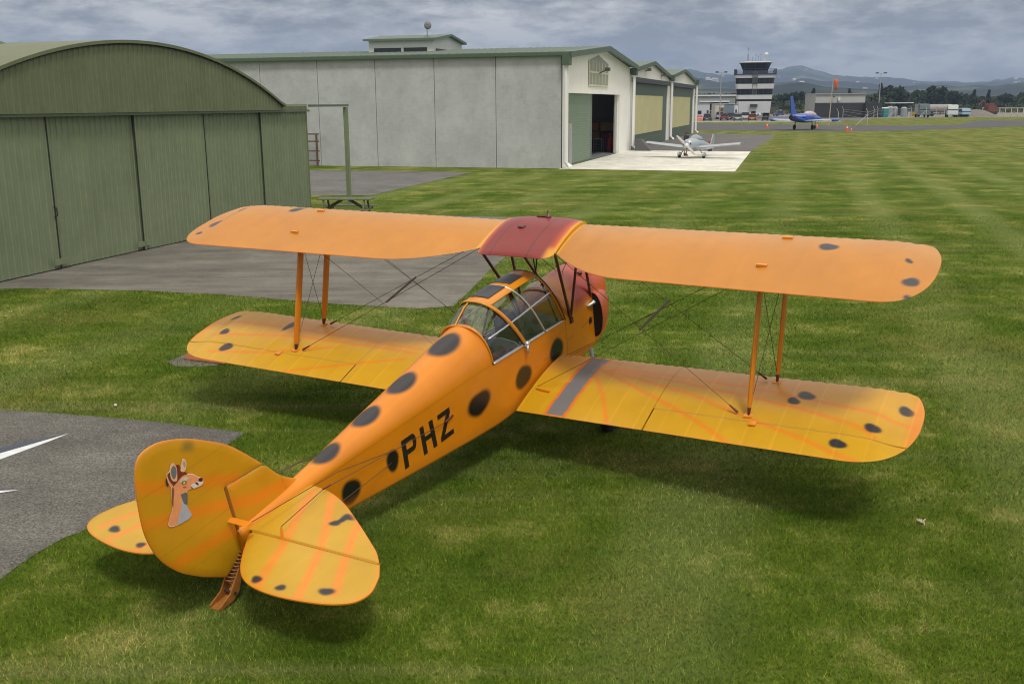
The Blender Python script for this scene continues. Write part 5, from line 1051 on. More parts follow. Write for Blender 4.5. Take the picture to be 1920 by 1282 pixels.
# yard vehicles and tanks
def loo(u, lab):
    p = G(u, 220.5); t = empty('portable_toilet', (p[0], p[1], 0)); tag(t, lab, 'toilet', 'teal portable toilets in the yard'); bx('cabin', M_('teal_plastic', (.04, .26, .27), .5), t, -.6, .6, -.6, .6, 0, 2.15)
    b = MB(); b.loft([[(-.62, -.62, 2.15), (.62, -.62, 2.15), (.62, .62, 2.15), (-.62, .62, 2.15)], [(-.4, -.4, 2.4), (.4, -.4, 2.4), (.4, .4, 2.4), (-.4, .4, 2.4)]]); b.build('roof', M_('toilet_white', (.6, .62, .62), .5), t); bx('door', M_('teal_door', (.03, .20, .22), .5), t, -.4, .4, -.63, -.602, .1, 2.0)
loo(1650, 'teal portable toilet on the left of the pair'); loo(1659, 'teal portable toilet on the right of the pair')
def small(name, lab, cat, parts, u, v, rz=0, group=None):
    p = G(u, v); t = empty(name, (p[0], p[1], 0), rz); tag(t, lab, cat, group)
    for n_, m, d in parts: bx(n_, m, t, *d)
    return t
YL = M_('machine_yellow', (.55, .36, .02)); PAL = M_('tank_white', (.26, .30, .33), .4); DK = M_('yard_dark', (.03, .032, .035), .6)
small('bulk_bag', 'white bulk bag on a stand against the dark wall', 'bag', [('bag', WHITE, (-.7, .7, -.4, .4, .5, 1.9)), ('stand', DK, (-.6, .6, -.3, .3, 0, .5)), ('lid', WHITE, (-1.1, .3, -.45, .45, 1.9, 2.0))], 1592, 219)
small('yellow_cabinet', 'pale yellow cabinet against the dark wall right of the white bag', 'cabinet', [('cabinet', M_('pale_yellow', (.52, .47, .22), .6), (-.6, .4, -.3, .3, .3, 2.2)), ('door', WHITE, (.41, .7, -.32, .1, .3, 1.9))], 1603, 219)
small('yellow_pump', 'small yellow machine left of the teal toilets', 'machine', [('engine', YL, (-.6, .6, -.4, .4, .2, 1.2)), ('arm', YL, (-.5, -.3, -.2, .2, 1.2, 2.2)), ('tank', DK, (.0, .5, -.3, .3, 1.2, 1.8))], 1640, 220)
for u, w_, h_, lab in ((1668, .9, 2.6, 'large pale storage tank right of the teal toilets'), (1677, .7, 2.5, 'pale storage tank under the left end of the open shelter'), (1694, .8, 2.4, 'pale storage tank under the right end of the open shelter')):
    p = G(u, 219); t = empty('storage_tank', (p[0], p[1], 0)); tag(t, lab, 'tank', 'pale tanks in the yard'); b = MB(); b.rev([(w_ * .9, 0), (w_, .1), (w_, h_ * .85), (w_ * .5, h_), (.001, h_)], (0, 0, 0), 'Z', 16); b.build('tank_shell', PAL, t, 'angle'); b = MB(); b.rev([(.2, h_), (.2, h_ + .15), (.001, h_ + .15)], (0, 0, 0), 'Z', 10); b.build('tank_lid', DK, t)
sh = small('open_shelter', 'open shelter with a flat white roof on dark posts', 'shelter', [('roof', WHITE, (-3.2, 3.2, -2, 2, 3.25, 3.45))] + [('post', DK, (x, x + .15, y, y + .15, 0, 3.25)) for x in (-3, 2.8) for y in (-1.9, 1.8)] + [('back_wall', DK, (-.6, 2.9, 1.0, 1.1, 0, 2.9))], 1684, 217)
small('yellow_forklift', 'yellow forklift between the shelter and the tanker', 'forklift', [('body', YL, (-.7, .7, -.5, .5, .3, 1.3)), ('cage', DK, (-.6, .4, -.45, .45, 1.3, 2.3)), ('mast', DK, (.7, .85, -.4, .4, .1, 2.4))], 1713, 220)
def truck(name, u, v, lab, cabm, rz, body=None, L=7, H=3.1, cat='truck'):
    p = G(u, v); t = empty(name, (p[0], p[1], 0), rz); tag(t, lab, cat)
    b = MB(); b.loft([[(x, -1.15, z0), (x, -1.12, z1), (x, 1.12, z1), (x, 1.15, z0)] for x, z0, z1 in [(L / 2 - 2.1, .7, H * .93), (L / 2 - 1.9, .6, H), (L / 2 - .35, .6, H * .96), (L / 2, .6, H * .58)]]); b.build('cab', cabm, t, 'angle')
    b = MB(); b.loft([[(x, -1.17, z0), (x, -1.15, z1), (x, 1.15, z1), (x, 1.17, z0)] for x, z0, z1 in [(L / 2 - 1.5, H * .58, H * .86), (L / 2 - .38, H * .58, H * .86), (L / 2 + .01, H * .56, H * .6)]]); b.build('window', WIN, t)
    bx('chassis', DK, t, -L / 2, L / 2 - .3, -.5, .5, .5, .8)
    if body == 'tank': b = MB(); b.rev([(.001, -L / 2), (.9, -L / 2 + .1), (1.05, -L / 2 + .3), (1.05, L / 2 - 2.6), (.9, L / 2 - 2.4), (.001, L / 2 - 2.3)], (0, 0, 1.95), 'X', 18); b.build('tank', M_('tank_grey', (.26, .25, .24), .4, noise=(2, .1)), t, 'angle')
    elif body == 'flat': bx('deck', M_('deck_grey', (.16, .18, .2), .6), t, -L / 2, L / 2 - 2.2, -1.15, 1.15, .9, 1.25)
    elif body == 'box': bx('box_body', PAL, t, -L / 2, L / 2 - 2.2, -1.15, 1.15, .8, H)
    for x in (-L / 2 + 1.1, L / 2 - 1.2):
        for s in (-1, 1): b = MB(); b.rev([(.001, -.14), (.45, -.14), (.48, 0), (.45, .14), (.001, .14)], (x, s * 1.0, .48), 'Y', 18); b.build('wheel', TYRE, t, 'angle')
    return t
truck('fuel_truck', 1728, 220.5, 'dark fronted truck with a white topped cab facing the field', M_('cab_bluegrey', (.10, .14, .16), .4), rad(-100), 'box', 6, 3.15)
truck('fuel_tanker', 1768, 218.5, 'long grey cylindrical fuel tanker parked side on', M_('cab_brown', (.12, .09, .08), .4), rad(4), 'tank', 9, 2.9, cat='tanker')
truck('flat_truck', 1783, 220, 'white cabbed light truck right of the long grey tanker', M_('cab_white', (.55, .62, .62), .4), rad(-105), 'flat', 5, 2.9)
truck('flat_truck', 1801, 219.5, 'pale blue pickup truck with a load rack beside the gravel heap', M_('cab_blue', (.28, .40, .52), .4), rad(-80), 'flat', 4.6, 2.1)
small('white_trailer', 'low white trailer standing behind the gravel heap', 'trailer', [('deck', WHITE, (-2.3, 2.3, -.9, .9, .75, 1.0)), ('wheel_box', DK, (-.8, .8, -.7, .7, .1, .74)), ('mast', WHITE, (-.1, .1, -.1, .1, 1.0, 2.2))], 1830, 208)
# gravel heap and digger
b = MB(); p = G(1838, 219.5); n = 26; secs = []
for i in range(n + 1):
    q = i / n; r_ = []
    for k in range(19):
        s_ = k / 18; h = 1.6 * math.sin(math.pi * q) ** .7 * math.sin(math.pi * s_) ** .8 * (1 + .15 * math.sin(i * 1.7 + k)); r_.append((p[0] - 4 + 9 * q, p[1] + 7 * s_, max(h, 0)))
    secs.append(r_)
b.loft(secs, closed=False, caps=False); tag(b.build('gravel_heap', M_('gravel_heap', (.17, .16, .14), .9, noise=(1.5, .2)), None, True), 'low grey gravel heap left of the brown digger', 'gravel heap')
p = G(1855, 215); t = empty('digger', (p[0], p[1], 0), rad(190)); tag(t, 'rust brown digger with its arm down standing on the gravel', 'digger')
RB = M_('digger_brown', (.16, .05, .03), .6, noise=(1, .2))
for s in (-1, 1): b = MB(); b.loft([[(x, s * 1.1 - .25, z) for x, z in q_] + [(x, s * 1.1 + .25, z) for x, z in q_[::-1]] for q_ in [[(-1.6, .3), (-1.3, .8), (1.3, .8), (1.6, .3), (1.3, 0), (-1.3, 0)]]] * 1 + [[(x, s * 1.1 + .26, z) for x, z in [(-1.6, .3), (-1.3, .8), (1.3, .8), (1.6, .3), (1.3, 0), (-1.3, 0)] * 2]]) if False else b.prism([(-1.6, .4), (-1.3, .85), (1.3, .85), (1.6, .4), (1.3, 0), (-1.3, 0)], lambda x, z: (x, s * 1.1 - .25, z), lambda x, z: (x, s * 1.1 + .25, z)); b.build('track', DK, t)
b = MB(); b.prism([(-1.9, .95), (-1.9, 2.0), (-.6, 2.3), (-.6, 3.1), (.9, 3.1), (1.1, 2.0), (1.1, .95)], lambda x, z: (x, -1.1, z), lambda x, z: (x, 1.1, z)); b.build('cab', RB, t); bx('window', WIN, t, -.4, .95, -1.13, -1.102, 2.1, 2.95)
b = MB(); b.tube([(.9, 0, 1.6), (2.2, 0, 3.9), (3.6, 0, 2.6)], [.25, .2, .16], 8); b.build('boom', RB, t); b = MB(); b.tube([(3.6, 0, 2.8), (4.3, 0, 1.0)], .14, 8); b.prism([(4.0, .2), (4.9, .3), (4.7, 1.1), (4.2, 1.1)], lambda x, z: (x, -.5, z), lambda x, z: (x, .5, z)); b.build('bucket_arm', DK, t)
# small equipment boxes left of the jet (white, on the grass beyond)
for u, v, w_, h_, lab in ((1463, 213, .8, 1.1, 'small white cabinet with a round emblem on the far grass'), (1480, 210, .9, 1.9, 'taller white cabinet on the far grass'), (1452, 212, 3.0, 2.2, 'low dark hut at the right foot of the control tower')):
    p = G(u, v); t = empty('equipment_box' if h_ < 2 else 'dark_hut', (p[0], p[1], 0)); tag(t, lab, 'cabinet' if h_ < 2 else 'hut'); m = WHITE if h_ < 2 else M_('hut_dark', (.06, .07, .06), .7)
    bx('box', m, t, -w_ / 2, w_ / 2, -.3, .3, .12, h_); bx('cap', m, t, -w_ / 2 - .05, w_ / 2 + .05, -.35, .35, h_ + .002, h_ + .1); bx('plinth', DK, t, -w_ / 2, w_ / 2, -.3, .3, 0, .118)
# ---------------------------------------------------------------- aircraft in the distance (local x forward, y left, z up)
def ell(x, y, z, a, c, n=16, k=2.0): return [(x, y + a * math.copysign(abs(math.cos(t)) ** (2 / k), math.cos(t)), z + c * math.copysign(abs(math.sin(t)) ** (2 / k), math.sin(t))) for t in [2 * math.pi * i / n for i in range(n)]]
def wingmb(b, root, tip, cr, ct, th=.12):
    secs = []
    for t in np.linspace(0, 1, 5):
        x, y, z = [root[i] + (tip[i] - root[i]) * t for i in range(3)]; c = cr + (ct - cr) * t; s = []
        for q, h in [(0, 0), (.1, .6), (.35, 1), (.7, .6), (1, .05), (.7, -.25), (.3, -.4), (.08, -.3)]: s.append((x - c * q, y, z + h * th * c / cr))
        secs.append(s)
    return b.loft(secs)
sa = math.radians(90); q0 = np.array(G(1301, 296)); hd = math.atan2(-.866, -.5)
t = empty('silver_aeroplane', (q0[0], q0[1], 0), hd); tag(t, 'silver low wing light aeroplane with a white propeller, parked on the pale concrete', 'aeroplane')
SIL = M_('silver_skin', (.42, .47, .52), .28, metal=.45, noise=(1.5, .05)); DSIL = M_('silver_under', (.36, .38, .33), .35, metal=.2)
b = MB(); b.loft([ell(x, 0, z, a, c, 18, 2.3) for x, z, a, c in [(1.55, .98, .16, .16), (1.45, .96, .34, .33), (1.1, .93, .45, .42), (.5, .92, .50, .47), (0, .92, .50, .46), (-.9, .86, .46, .40), (-2.0, .76, .30, .28), (-3.3, .66, .14, .17), (-4.1, .60, .05, .10)]]); fb = b.build('fuselage', SIL, t, True)
for s in (1, -1):
    b = MB(); wingmb(b, (.75, s * .42, .72), (.55, s * 3.45, 1.02), 1.35, 1.1, .14); b.build('wing', SIL, t, 'angle')
    b = MB(); b.tube([(.45, s * .55, .62), (.5, s * .86, .22)], .035, 6); b.build('gear_leg', DSIL, t); b = MB(); b.rev([(.001, -.07), (.17, -.07), (.19, 0), (.17, .07), (.001, .07)], (.5, s * .9, .19), 'Y', 16); wl = b.build('wheel', TYRE, t, 'angle')
    b = MB(); b.loft([ell(x, s * .9, .27, a, c, 10) for x, a, c in [(.85, .02, .03), (.7, .09, .12), (.5, .12, .16), (.2, .08, .10), (.0, .01, .02)]]); b.build('wheel_spat', M_('spat_silver', (.5, .52, .54), .3, metal=.3), t, True)
    b = MB(); b.rev([(.001, 0), (.085, .0), (.085, .03), (.001, .03)], (1.47, s * .23, 1.02), 'X', 12); b.build('air_intake', TYRE, t)
    b = MB(); wingmb(b, (-3.4, s * .08, .74), (-3.6, s * 1.2, .74), .7, .5, .06); b.build('tailplane', SIL, t)
b = MB(); b.loft([ell(x, 0, .93, .001 + w_, .001 + w_ * .9, 14) for x, w_ in [(1.48, .18), (1.62, .15), (1.80, .02)]]); b.build('spinner', WHITE, t, True)
b = MB()
for s in (1, -1):
    V = [[(1.66 + .02 * math.sin(a), (c * math.cos(a)) * math.cos(rad(48)) * 1 - s * r * math.sin(rad(48)), .93 + c * math.cos(a) * math.sin(rad(48)) + s * r * math.cos(rad(48))) for a in np.linspace(0, 2 * math.pi, 9)[:-1]] for r, c in [(.08, .06), (.3, .09), (.7, .085), (.93, .05), (.96, .01)]]; b.loft(V)
b.build('propeller', M_('prop_white', (.66, .60, .60), .4), t, True)
b = MB(); b.rev([(.001, 0), (.07, 0), (.07, .02), (.001, .02)], (1.47, .0, .72), 'X', 12); b.build('lower_intake', TYRE, t)
b = MB(); b.loft([ell(x, 0, z, a, c, 18) for x, z, a, c in [(.55, 1.25, .10, .05), (.3, 1.28, .36, .20), (-.2, 1.28, .42, .33), (-.8, 1.22, .36, .28), (-1.3, 1.10, .12, .10)]]); b.build('canopy', M_('bubble_grey', (.20, .25, .28), .1, coat=.8), t, True)
b = MB(); b.prism([(-3.3, .7), (-4.1, .6), (-4.25, 1.5), (-3.95, 1.55)], lambda x, z: (x, -.03, z), lambda x, z: (x, .03, z)); b.build('fin', SIL, t)
# blue jet trainer
q0 = np.array(G(1507, 243.5)); t = empty('blue_jet', (q0[0], q0[1], 0), rad(90 - 38)); tag(t, 'bright blue and pale blue jet trainer with tip tanks parked on the taxiway', 'jet aeroplane')
BLU = M_('jet_blue', (.022, .085, .42), .3, coat=.4, noise=(.7, .12)); PBL = M_('jet_pale', (.24, .36, .66), .3, coat=.4, noise=(.9, .12))
b = MB(); b.loft([ell(x, 0, z, a, c, 18, 2.2) for x, z, a, c in [(-4.6, 1.75, .34, .36), (-4.2, 1.72, .42, .44), (-2.6, 1.65, .52, .56), (-.5, 1.6, .62, .66), (1.5, 1.6, .60, .66), (3.2, 1.55, .46, .50), (5.0, 1.5, .28, .30), (6.4, 1.45, .05, .06)]]); b.build('fuselage', BLU, t, True)
b = MB(); b.rev([(.001, -.05), (.30, -.05), (.33, 0)], (-4.62, 0, 1.75), 'X', 16); b.build('jet_pipe', M_('jet_pipe', (.02, .008, .008), .6), t)
b = MB(); b.rev([(.36, 0), (.40, .4), (.36, .42)], (-4.55, 0, 1.75), 'X', 16); b.build('pipe_ring', M_('ring_red', (.22, .02, .02), .5), t)
b = MB(); b.prism([(-3.0, 2.1), (-4.7, 2.0), (-5.35, 4.45), (-4.55, 4.5)], lambda x, z: (x, -.07, z), lambda x, z: (x, .07, z)); b.build('fin', BLU, t)
for s in (1, -1):
    b = MB(); wingmb(b, (.9, s * .4, 1.18), (.2, s * 4.3, 1.38), 2.3, 1.3, .22); b.build('wing', PBL, t, 'angle')
    b = MB(); b.loft([ell(x, s * 4.45, 1.36, a, a, 12) for x, a in [(1.5, .02), (1.0, .16), (0, .22), (-1.0, .2), (-1.7, .03)]]); b.build('tip_tank', BLU, t, True)
    b = MB(); wingmb(b, (-3.4, s * .3, 1.95), (-3.9, s * 1.9, 1.95), 1.2, .7, .08); b.build('tailplane', PBL, t)
    b = MB(); b.tube([(-.2, s * 1.2, 1.2), (-.2, s * 1.25, .3)], .06, 6); b.build('gear_leg', TYRE, t); b = MB(); b.rev([(.001, -.1), (.32, -.1), (.35, 0), (.32, .1), (.001, .1)], (-.2, s * 1.3, .35), 'Y', 16); b.build('wheel', TYRE, t, 'angle')
    b = MB(); b.loft([ell(x, s * .68, 1.75, a, c, 12) for x, a, c in [(1.7, .10, .22), (1.4, .17, .34), (-.5, .14, .3), (-2, .02, .1)]]); b.build('air_intake', BLU, t, True)
b = MB(); b.tube([(4.0, 0, 1.3), (4.0, 0, .3)], .05, 6); b.build('nose_leg', TYRE, t); b = MB(); b.rev([(.001, -.07), (.25, -.07), (.27, 0), (.25, .07), (.001, .07)], (4.0, 0, .27), 'Y', 16); b.build('nose_wheel', TYRE, t, 'angle')
b = MB(); b.loft([ell(x, 0, z, a, c, 18) for x, z, a, c in [(4.2, 1.85, .08, .05), (3.4, 1.98, .38, .30), (2.2, 2.08, .46, .46), (.9, 2.10, .44, .44), (.1, 2.02, .3, .24)]]); b.build('canopy_cover', M_('cover_pale', (.50, .42, .44), .6), t, True)
# ---------------------------------------------------------------- person behind the silver aeroplane
def person(pos, rz, label):
    J = [((0, 0, .93), .125), ((0, .02, 1.12), .135), ((.02, .0, 1.34), .15), ((.04, 0, 1.50), .06), ((.07, 0, 1.62), .095), ((.07, 0, 1.70), .085),
         ((0, .09, .86), .095), ((.03, .11, .48), .065), ((-.02, .12, .08), .045), ((.10, .12, .03), .04), ((0, -.09, .86), .095), ((-.02, -.11, .48), .065), ((-.05, -.12, .08), .045), ((.07, -.12, .03), .04),
         ((.02, .20, 1.42), .06), ((.10, .27, 1.16), .045), ((.32, .22, 1.05), .035), ((.02, -.20, 1.42), .06), ((.08, -.27, 1.16), .045), ((.30, -.20, 1.02), .035)]
    Ed = [(0, 1), (1, 2), (2, 3), (3, 4), (4, 5), (0, 6), (6, 7), (7, 8), (8, 9), (0, 10), (10, 11), (11, 12), (12, 13), (2, 14), (14, 15), (15, 16), (2, 17), (17, 18), (18, 19)]
    root = empty('person', pos, rz); tag(root, label, 'person')
    me = bpy.data.meshes.new('body'); me.from_pydata([j[0] for j in J], Ed, []); o = bpy.data.objects.new('body', me); COL.objects.link(o); o.parent = root
    md = o.modifiers.new('skin', 'SKIN'); 
    for i, j in enumerate(J): me.skin_vertices[0].data[i].radius = (j[1], j[1])
    me.skin_vertices[0].data[0].use_root = True
    o.modifiers.new('sub', 'SUBSURF').levels = 2; o.modifiers['sub'].render_levels = 2; me.materials.append(M_('skin_tone', (.40, .22, .15), .6))
    b = MB(); b.loft([ell(0, 0, 0, a, a * .8, 14) for a in (.1,)] * 0 + [[(cx + rx * math.cos(t), ry * math.sin(t), z) for t in np.linspace(0, 2 * math.pi, 17)[:-1]] for z, cx, rx, ry in [(.70, 0, .15, .21), (.92, 0, .155, .19), (1.12, 0, .16, .19), (1.34, .02, .18, .24), (1.45, .02, .14, .20), (1.50, .03, .08, .09)]]); b.build('jacket', M_('jacket_dark', (.02, .02, .035), .8), root, True)
    for s in (1, -1):
        b = MB(); b.tube([(.02, s * .20, 1.44), (.09, s * .275, 1.16), (.28, s * .22, 1.06)], [.075, .06, .05], 10); b.build('sleeve', M_('jacket_dark', (.02, .02, .03)), root, True)
        b = MB(); b.tube([(0, s * .10, .95), (.01, s * .11, .55)], [.115, .095], 12); b.build('shorts_leg', M_('shorts_dark', (.025, .022, .03), .8), root, True)
        b = MB(); b.tube([(-.05, s * .12, .22), (-.03, s * .12, .06), (.13, s * .12, .045)], [.06, .065, .05], 10); b.build('boot', TYRE, root, True)
    b = MB(); b.rev([(.001, .14), (.07, .12), (.105, .05), (.108, -.03), (.09, -.08)], (.055, 0, 1.66), 'Z', 16); b.build('hair', M_('hair_brown', (.14, .06, .025), .8), root, True)
    b = MB(); b.tube([(.165, 0, 1.645), (.185, 0, 1.625)], .014, 6); b.build('nose', M_('skin_tone', (.4, .2, .15)), root, True)
    return root
p = G(1285.5, 292.5); person((p[0], p[1], 0), rad(-40), 'person in dark jacket and shorts standing beside the silver aeroplane')
p = G(1331, 284); t = empty('fuel_can', (p[0], p[1], 0), .4); tag(t, 'small red can on a folding stand behind the silver aeroplane wing', 'fuel can')
bx('can_body', M_('can_red', (.42, .02, .015), .4), t, -.10, .10, -.08, .08, .45, .80); bx('stand', DK, t, -.12, .12, -.10, .10, 0, .45); b = MB(); b.tube([(.03, 0, .80), (.08, 0, .9)], .02, 6); b.build('spout', TYRE, t)
# ---------------------------------------------------------------- hangar contents: gas cylinders, trolley, shelves
def inb(x, y): q = L2W(W0, x, y); return (q[0], q[1])
for x, y, lab, r in ((21.5, 1.12, 'red gas cylinder in the middle of the open hangar doorway', .26), (21.7, .52, 'red gas cylinder half hidden behind the hangar door jamb', .24)):
    p = inb(x, y); t = empty('gas_cylinder', (p[0], p[1], .02)); tag(t, lab, 'gas cylinder', 'red cylinders inside the hangar')
    b = MB(); b.rev([(r * .9, 0), (r, .06), (r, .95), (r * .85, 1.1), (r * .3, 1.2), (r * .25, 1.3), (.001, 1.31)], (0, 0, 0), 'Z', 20); b.build('shell', M_('cylinder_red', (.62, .045, .015), .4), t, 'angle'); b = MB(); b.tube([(-.1, 0, 1.36), (.1, 0, 1.36)], .06, 8); b.build('valve', GALV, t)
p = inb(21.2, 1.95); t = empty('tool_trolley', (p[0], p[1], .02), ANG); tag(t, 'low tubular grey trolley beside the red gas cylinder', 'trolley')
b = MB()
for x in (-.5, .5):
    for y in (-.3, .3): b.tube([(x, y, 0), (x, y, 1.0)], .025, 6)
b.tube([(-.5, -.3, 1), (.5, -.3, 1), (.5, .3, 1), (-.5, .3, 1), (-.5, -.3, 1)], .025, 6); b.build('frame', GALV, t); bx('shelf', DK, t, -.5, .5, -.3, .3, .45, .5)
p = inb(23.6, .6); t = empty('storage_rack', (p[0], p[1], .02), ANG + rad(90)); tag(t, 'brown timber storage rack inside the open hangar', 'rack')
for k in range(3): bx('shelf', M_('rack_brown', (.22, .10, .03), .7), t, 0, 9, 0, .9, .8 + k * .75, .86 + k * .75)
for x in (0, 3, 6, 8.9): bx('upright', M_('rack_brown', (.2, .1, .03)), t, x, x + .1, -.05, -.002, 0, 2.9)
for i, (x, m_, z, lab) in enumerate([(.2, 'crate_red', .863, 'maroon crate on the rack lower shelf'), (2.9, 'crate_tan', .863, 'tan crate on the rack lower shelf'), (.3, 'crate_ochre', 1.613, 'ochre crate on the rack middle shelf'), (3.0, 'crate_orange', 1.613, 'orange brown crate on the rack middle shelf')]):
    c_ = dict(crate_tan=(.34, .22, .09), crate_red=(.25, .03, .02), crate_ochre=(.50, .30, .06), crate_orange=(.50, .17, .04))[m_]; pp = inb(23.5, .7 + x * .55); q = empty('crate', (pp[0], pp[1], z + .02), ANG + rad(90)); tag(q, lab, 'crate', 'crates on the hangar rack'); bx('box', M_(m_, c_, .7), q, 0, 1.3, 0, .6, 0, .55); bx('lid', M_(m_, c_), q, -.03, 1.33, -.03, .63, .552, .6)
# ---------------------------------------------------------------- picnic table, rack by the wall, marker block, litter
p = G(648, 372, .75); t = empty('picnic_table', (p[0], p[1], 0), rad(-4)); tag(t, 'weathered green timber picnic table beside the hangar track post', 'picnic table')
TIM = M_('timber_green', (.115, .135, .075), .8, noise=(6, .25)); 
b = MB(); [b.box(-.92, .92, -.36 + k * .148, -.36 + k * .148 + .135, .72, .76) for k in range(5)]; b.build('table_top', TIM, t)
for s in (-1, 1):
    b = MB(); [b.box(-.92, .92, s * .72 - .13 + k * .135, s * .72 - .13 + k * .135 + .12, .42, .455) for k in range(2)]; b.build('bench_seat', TIM, t)
    x = s * .68
    for q in (-1, 1): b = MB(); b.prism([(q * .24, .72), (q * .33, .72), (q * .68, 0), (q * .58, 0)], lambda y, z: (x - .025, y, z), lambda y, z: (x + .025, y, z)); b.build('leg', TIM, t)
    b = MB(); b.box(x + .027, x + .075, -.82, .82, .34, .42); b.build('seat_bearer', TIM, t); b = MB(); b.tube([(x, 0, .38), (s * .12, 0, .71)], .05, 4); b.build('diagonal_brace', TIM, t)
p = G(583, 311.5); t = empty('steel_rack', (p[0], p[1], 0), ANG + 1.5); tag(t, 'small rusty steel rack against the concrete wall beyond the green hangar', 'rack')
RST = M_('rusty_steel', (.13, .07, .05), .8, noise=(5, .3))
b = MB()
for x in (-.5, .5): b.box(x - .05, x + .05, -.05, .05, 0, 2.0)
b.build('upright', RST, t)
for z in (.3, .9, 1.5, 1.95): bx('rung', RST, t, -.62, .7, -.11, -.052, z, z + .08)
p0, p1 = G(352, 672), G(424, 682); d_ = Vector((p1[0] - p0[0], p1[1] - p0[1], 0)); t = empty('edge_marker', (p0[0], p0[1], 0), math.atan2(d_.y, d_.x)); tag(t, 'low salmon painted marker block on the small concrete pad', 'marker')
L_ = d_.length; b = MB(); b.prism([(0, .015), (L_, .015), (L_ - .05, .10), (.05, .10)], lambda x, z: (x, -.07, z), lambda x, z: (x, .12, z)); b.build('block', M_('marker_salmon', (.60, .19, .10), .6, noise=(6, .12)), t); bx('foot', DK, t, .04, L_ - .04, -.05, .10, .007, .015)
b = MB(); p = G(1727, 985)
for k in range(9): a = random.uniform(0, 6.28); r_ = random.uniform(.03, .07); b.tube([(p[0], p[1], .03), (p[0] + r_ * math.cos(a) * .6, p[1] + r_ * math.sin(a) * .6, .05), (p[0] + r_ * math.cos(a), p[1] + r_ * math.sin(a), .03 + random.uniform(0, .04))], [.004, .006, .002], 5)
tag(b.build('dry_leaf', M_('leaf_pale', (.50, .42, .30), .8)), 'pale dry leaf cluster lying on the lawn right of the biplane', 'leaf')
p = G(217, 763); b = MB(); b.rev([(.001, .0), (.018, .006), (.020, .018), (.012, .03), (.001, .033)], (p[0], p[1], .012), 'Z', 10); tag(b.build('white_pebble', M_('pebble_white', (.7, .7, .68), .6), None, True), 'small white pebble on the grass left of the biplane', 'pebble')
# ---------------------------------------------------------------- trees
LEAFM = {}
def leafmat(name, col):
    if name in LEAFM: return LEAFM[name]
    m = mat(name, col, .75, noise=(.35, .35), spec=.2); LEAFM[name] = m; return m
BARK = M_('bark', (.06, .045, .035), .9)
def crown_mesh(name, w, h, n, leaf, seed, kind='round'):
    r = np.random.RandomState(seed); V = []; F = []
    K_ = 9 if kind == 'round' else 7
    blobs = []
    for i in range(K_):
        if kind == 'cone': z = h * (.12 + .8 * i / K_); rr = w * .5 * (1 - .85 * i / K_); blobs.append((r.uniform(-.1, .1) * w, r.uniform(-.1, .1) * w, z, rr, h * .13))
        else: a = r.uniform(0, 6.28); d = w * .5 * r.uniform(.1, .62); z = h * r.uniform(.28, .80); blobs.append((d * math.cos(a), d * math.sin(a), z, w * r.uniform(.16, .30), h * r.uniform(.13, .22)))
    for k in range(n):
        bl = blobs[r.randint(K_)]; d = r.normal(size=3); d /= np.linalg.norm(d); q = r.uniform(.55, 1.05) ; c = np.array([bl[0] + d[0] * bl[3] * q, bl[1] + d[1] * bl[3] * q, bl[2] + d[2] * bl[4] * q])
        u = r.normal(size=3); u /= np.linalg.norm(u); v = np.cross(u, r.normal(size=3)); v /= np.linalg.norm(v); s = leaf * r.uniform(.5, 1.3); o = len(V)
        V += [c - u * s, c - v * s * .7, c + u * s, c + v * s * .7]; F.append((o, o + 1, o + 2, o + 3))
    me = bpy.data.meshes.new(name); me.from_pydata([tuple(x) for x in V], [], F); return me
TREES = []
for i, (kind, w, h, c) in enumerate([('round', 9, 8, (.030, .050, .016)), ('round', 7, 9, (.022, .040, .015)), ('cone', 4.5, 12, (.016, .030, .016)), ('round', 11, 7, (.042, .062, .018)), ('round', 8, 6, (.055, .075, .020))]):
    me = crown_mesh('crown', w, h, 900, .55, 50 + i, kind); me.materials.append(leafmat('leaf_%s' % 'abcde'[i], c)); TREES.append((me, h, w))
TRK = MB(); TRK.tube([(0, 0, 0), (.05, 0, 2.2), (0, .05, 4.2)], [.28, .2, .08], 7); TRK.tube([(.03, 0, 2.0), (.9, .2, 3.8)], [.12, .04], 5); TRK.tube([(.03, 0, 2.2), (-.8, -.3, 4.0)], [.12, .04], 5); tm = TRK.build('trunk', BARK); trunk_me = tm.data; bpy.data.objects.remove(tm)
LABS = ['broad dark tree', 'tall rounded dark tree', 'narrow pointed conifer', 'wide low bushy tree', 'light green bushy tree']
def where(u):
    for lim, w in ((1330, 'above the white shed'), (1350, 'above the cream cabin, left of the tower'), (1384, 'touching the left side of the tower'), (1462, 'just right of the tower'), (1492, 'left of the blue jet fin'), (1526, 'between blue jet fin and service building'), (1552, 'above the left end of the service building'), (1592, 'above the middle of the service building'), (1622, 'above the right end of the service building'), (1645, 'right of the service building'), (1664, 'above the teal toilets'), (1690, 'above the open shelter'), (1712, 'right of the open shelter'), (1740, 'above the fuel truck'), (1772, 'above the grey tanker'), (1795, 'above the white cabbed truck'), (1815, 'above the pale blue pickup'), (1838, 'above the gravel heap'), (1862, 'above the brown digger'), (1890, 'above the left part of the rail fence')):
        if u < lim: return w
    return 'at the far right edge of the picture'
rt = random.Random(5)
def tree(u, Y, H, k):
    x, y = atd(u, Y); me, h, w = TREES[k]; s = H / h; t = empty('pine_tree' if k == 2 else 'broadleaf_tree', (x, y, 0), rt.uniform(0, 6.28)); t.scale = (s * rt.uniform(.9, 1.25), s * rt.uniform(.9, 1.25), s)
    tag(t, 'far %s %s' % (LABS[k], where(u)), 'tree', 'trees beyond the airfield')
    for nm, m in (('crown', me), ('trunk', trunk_me)): o = bpy.data.objects.new(nm, m); COL.objects.link(o); o.parent = t
u = 1306
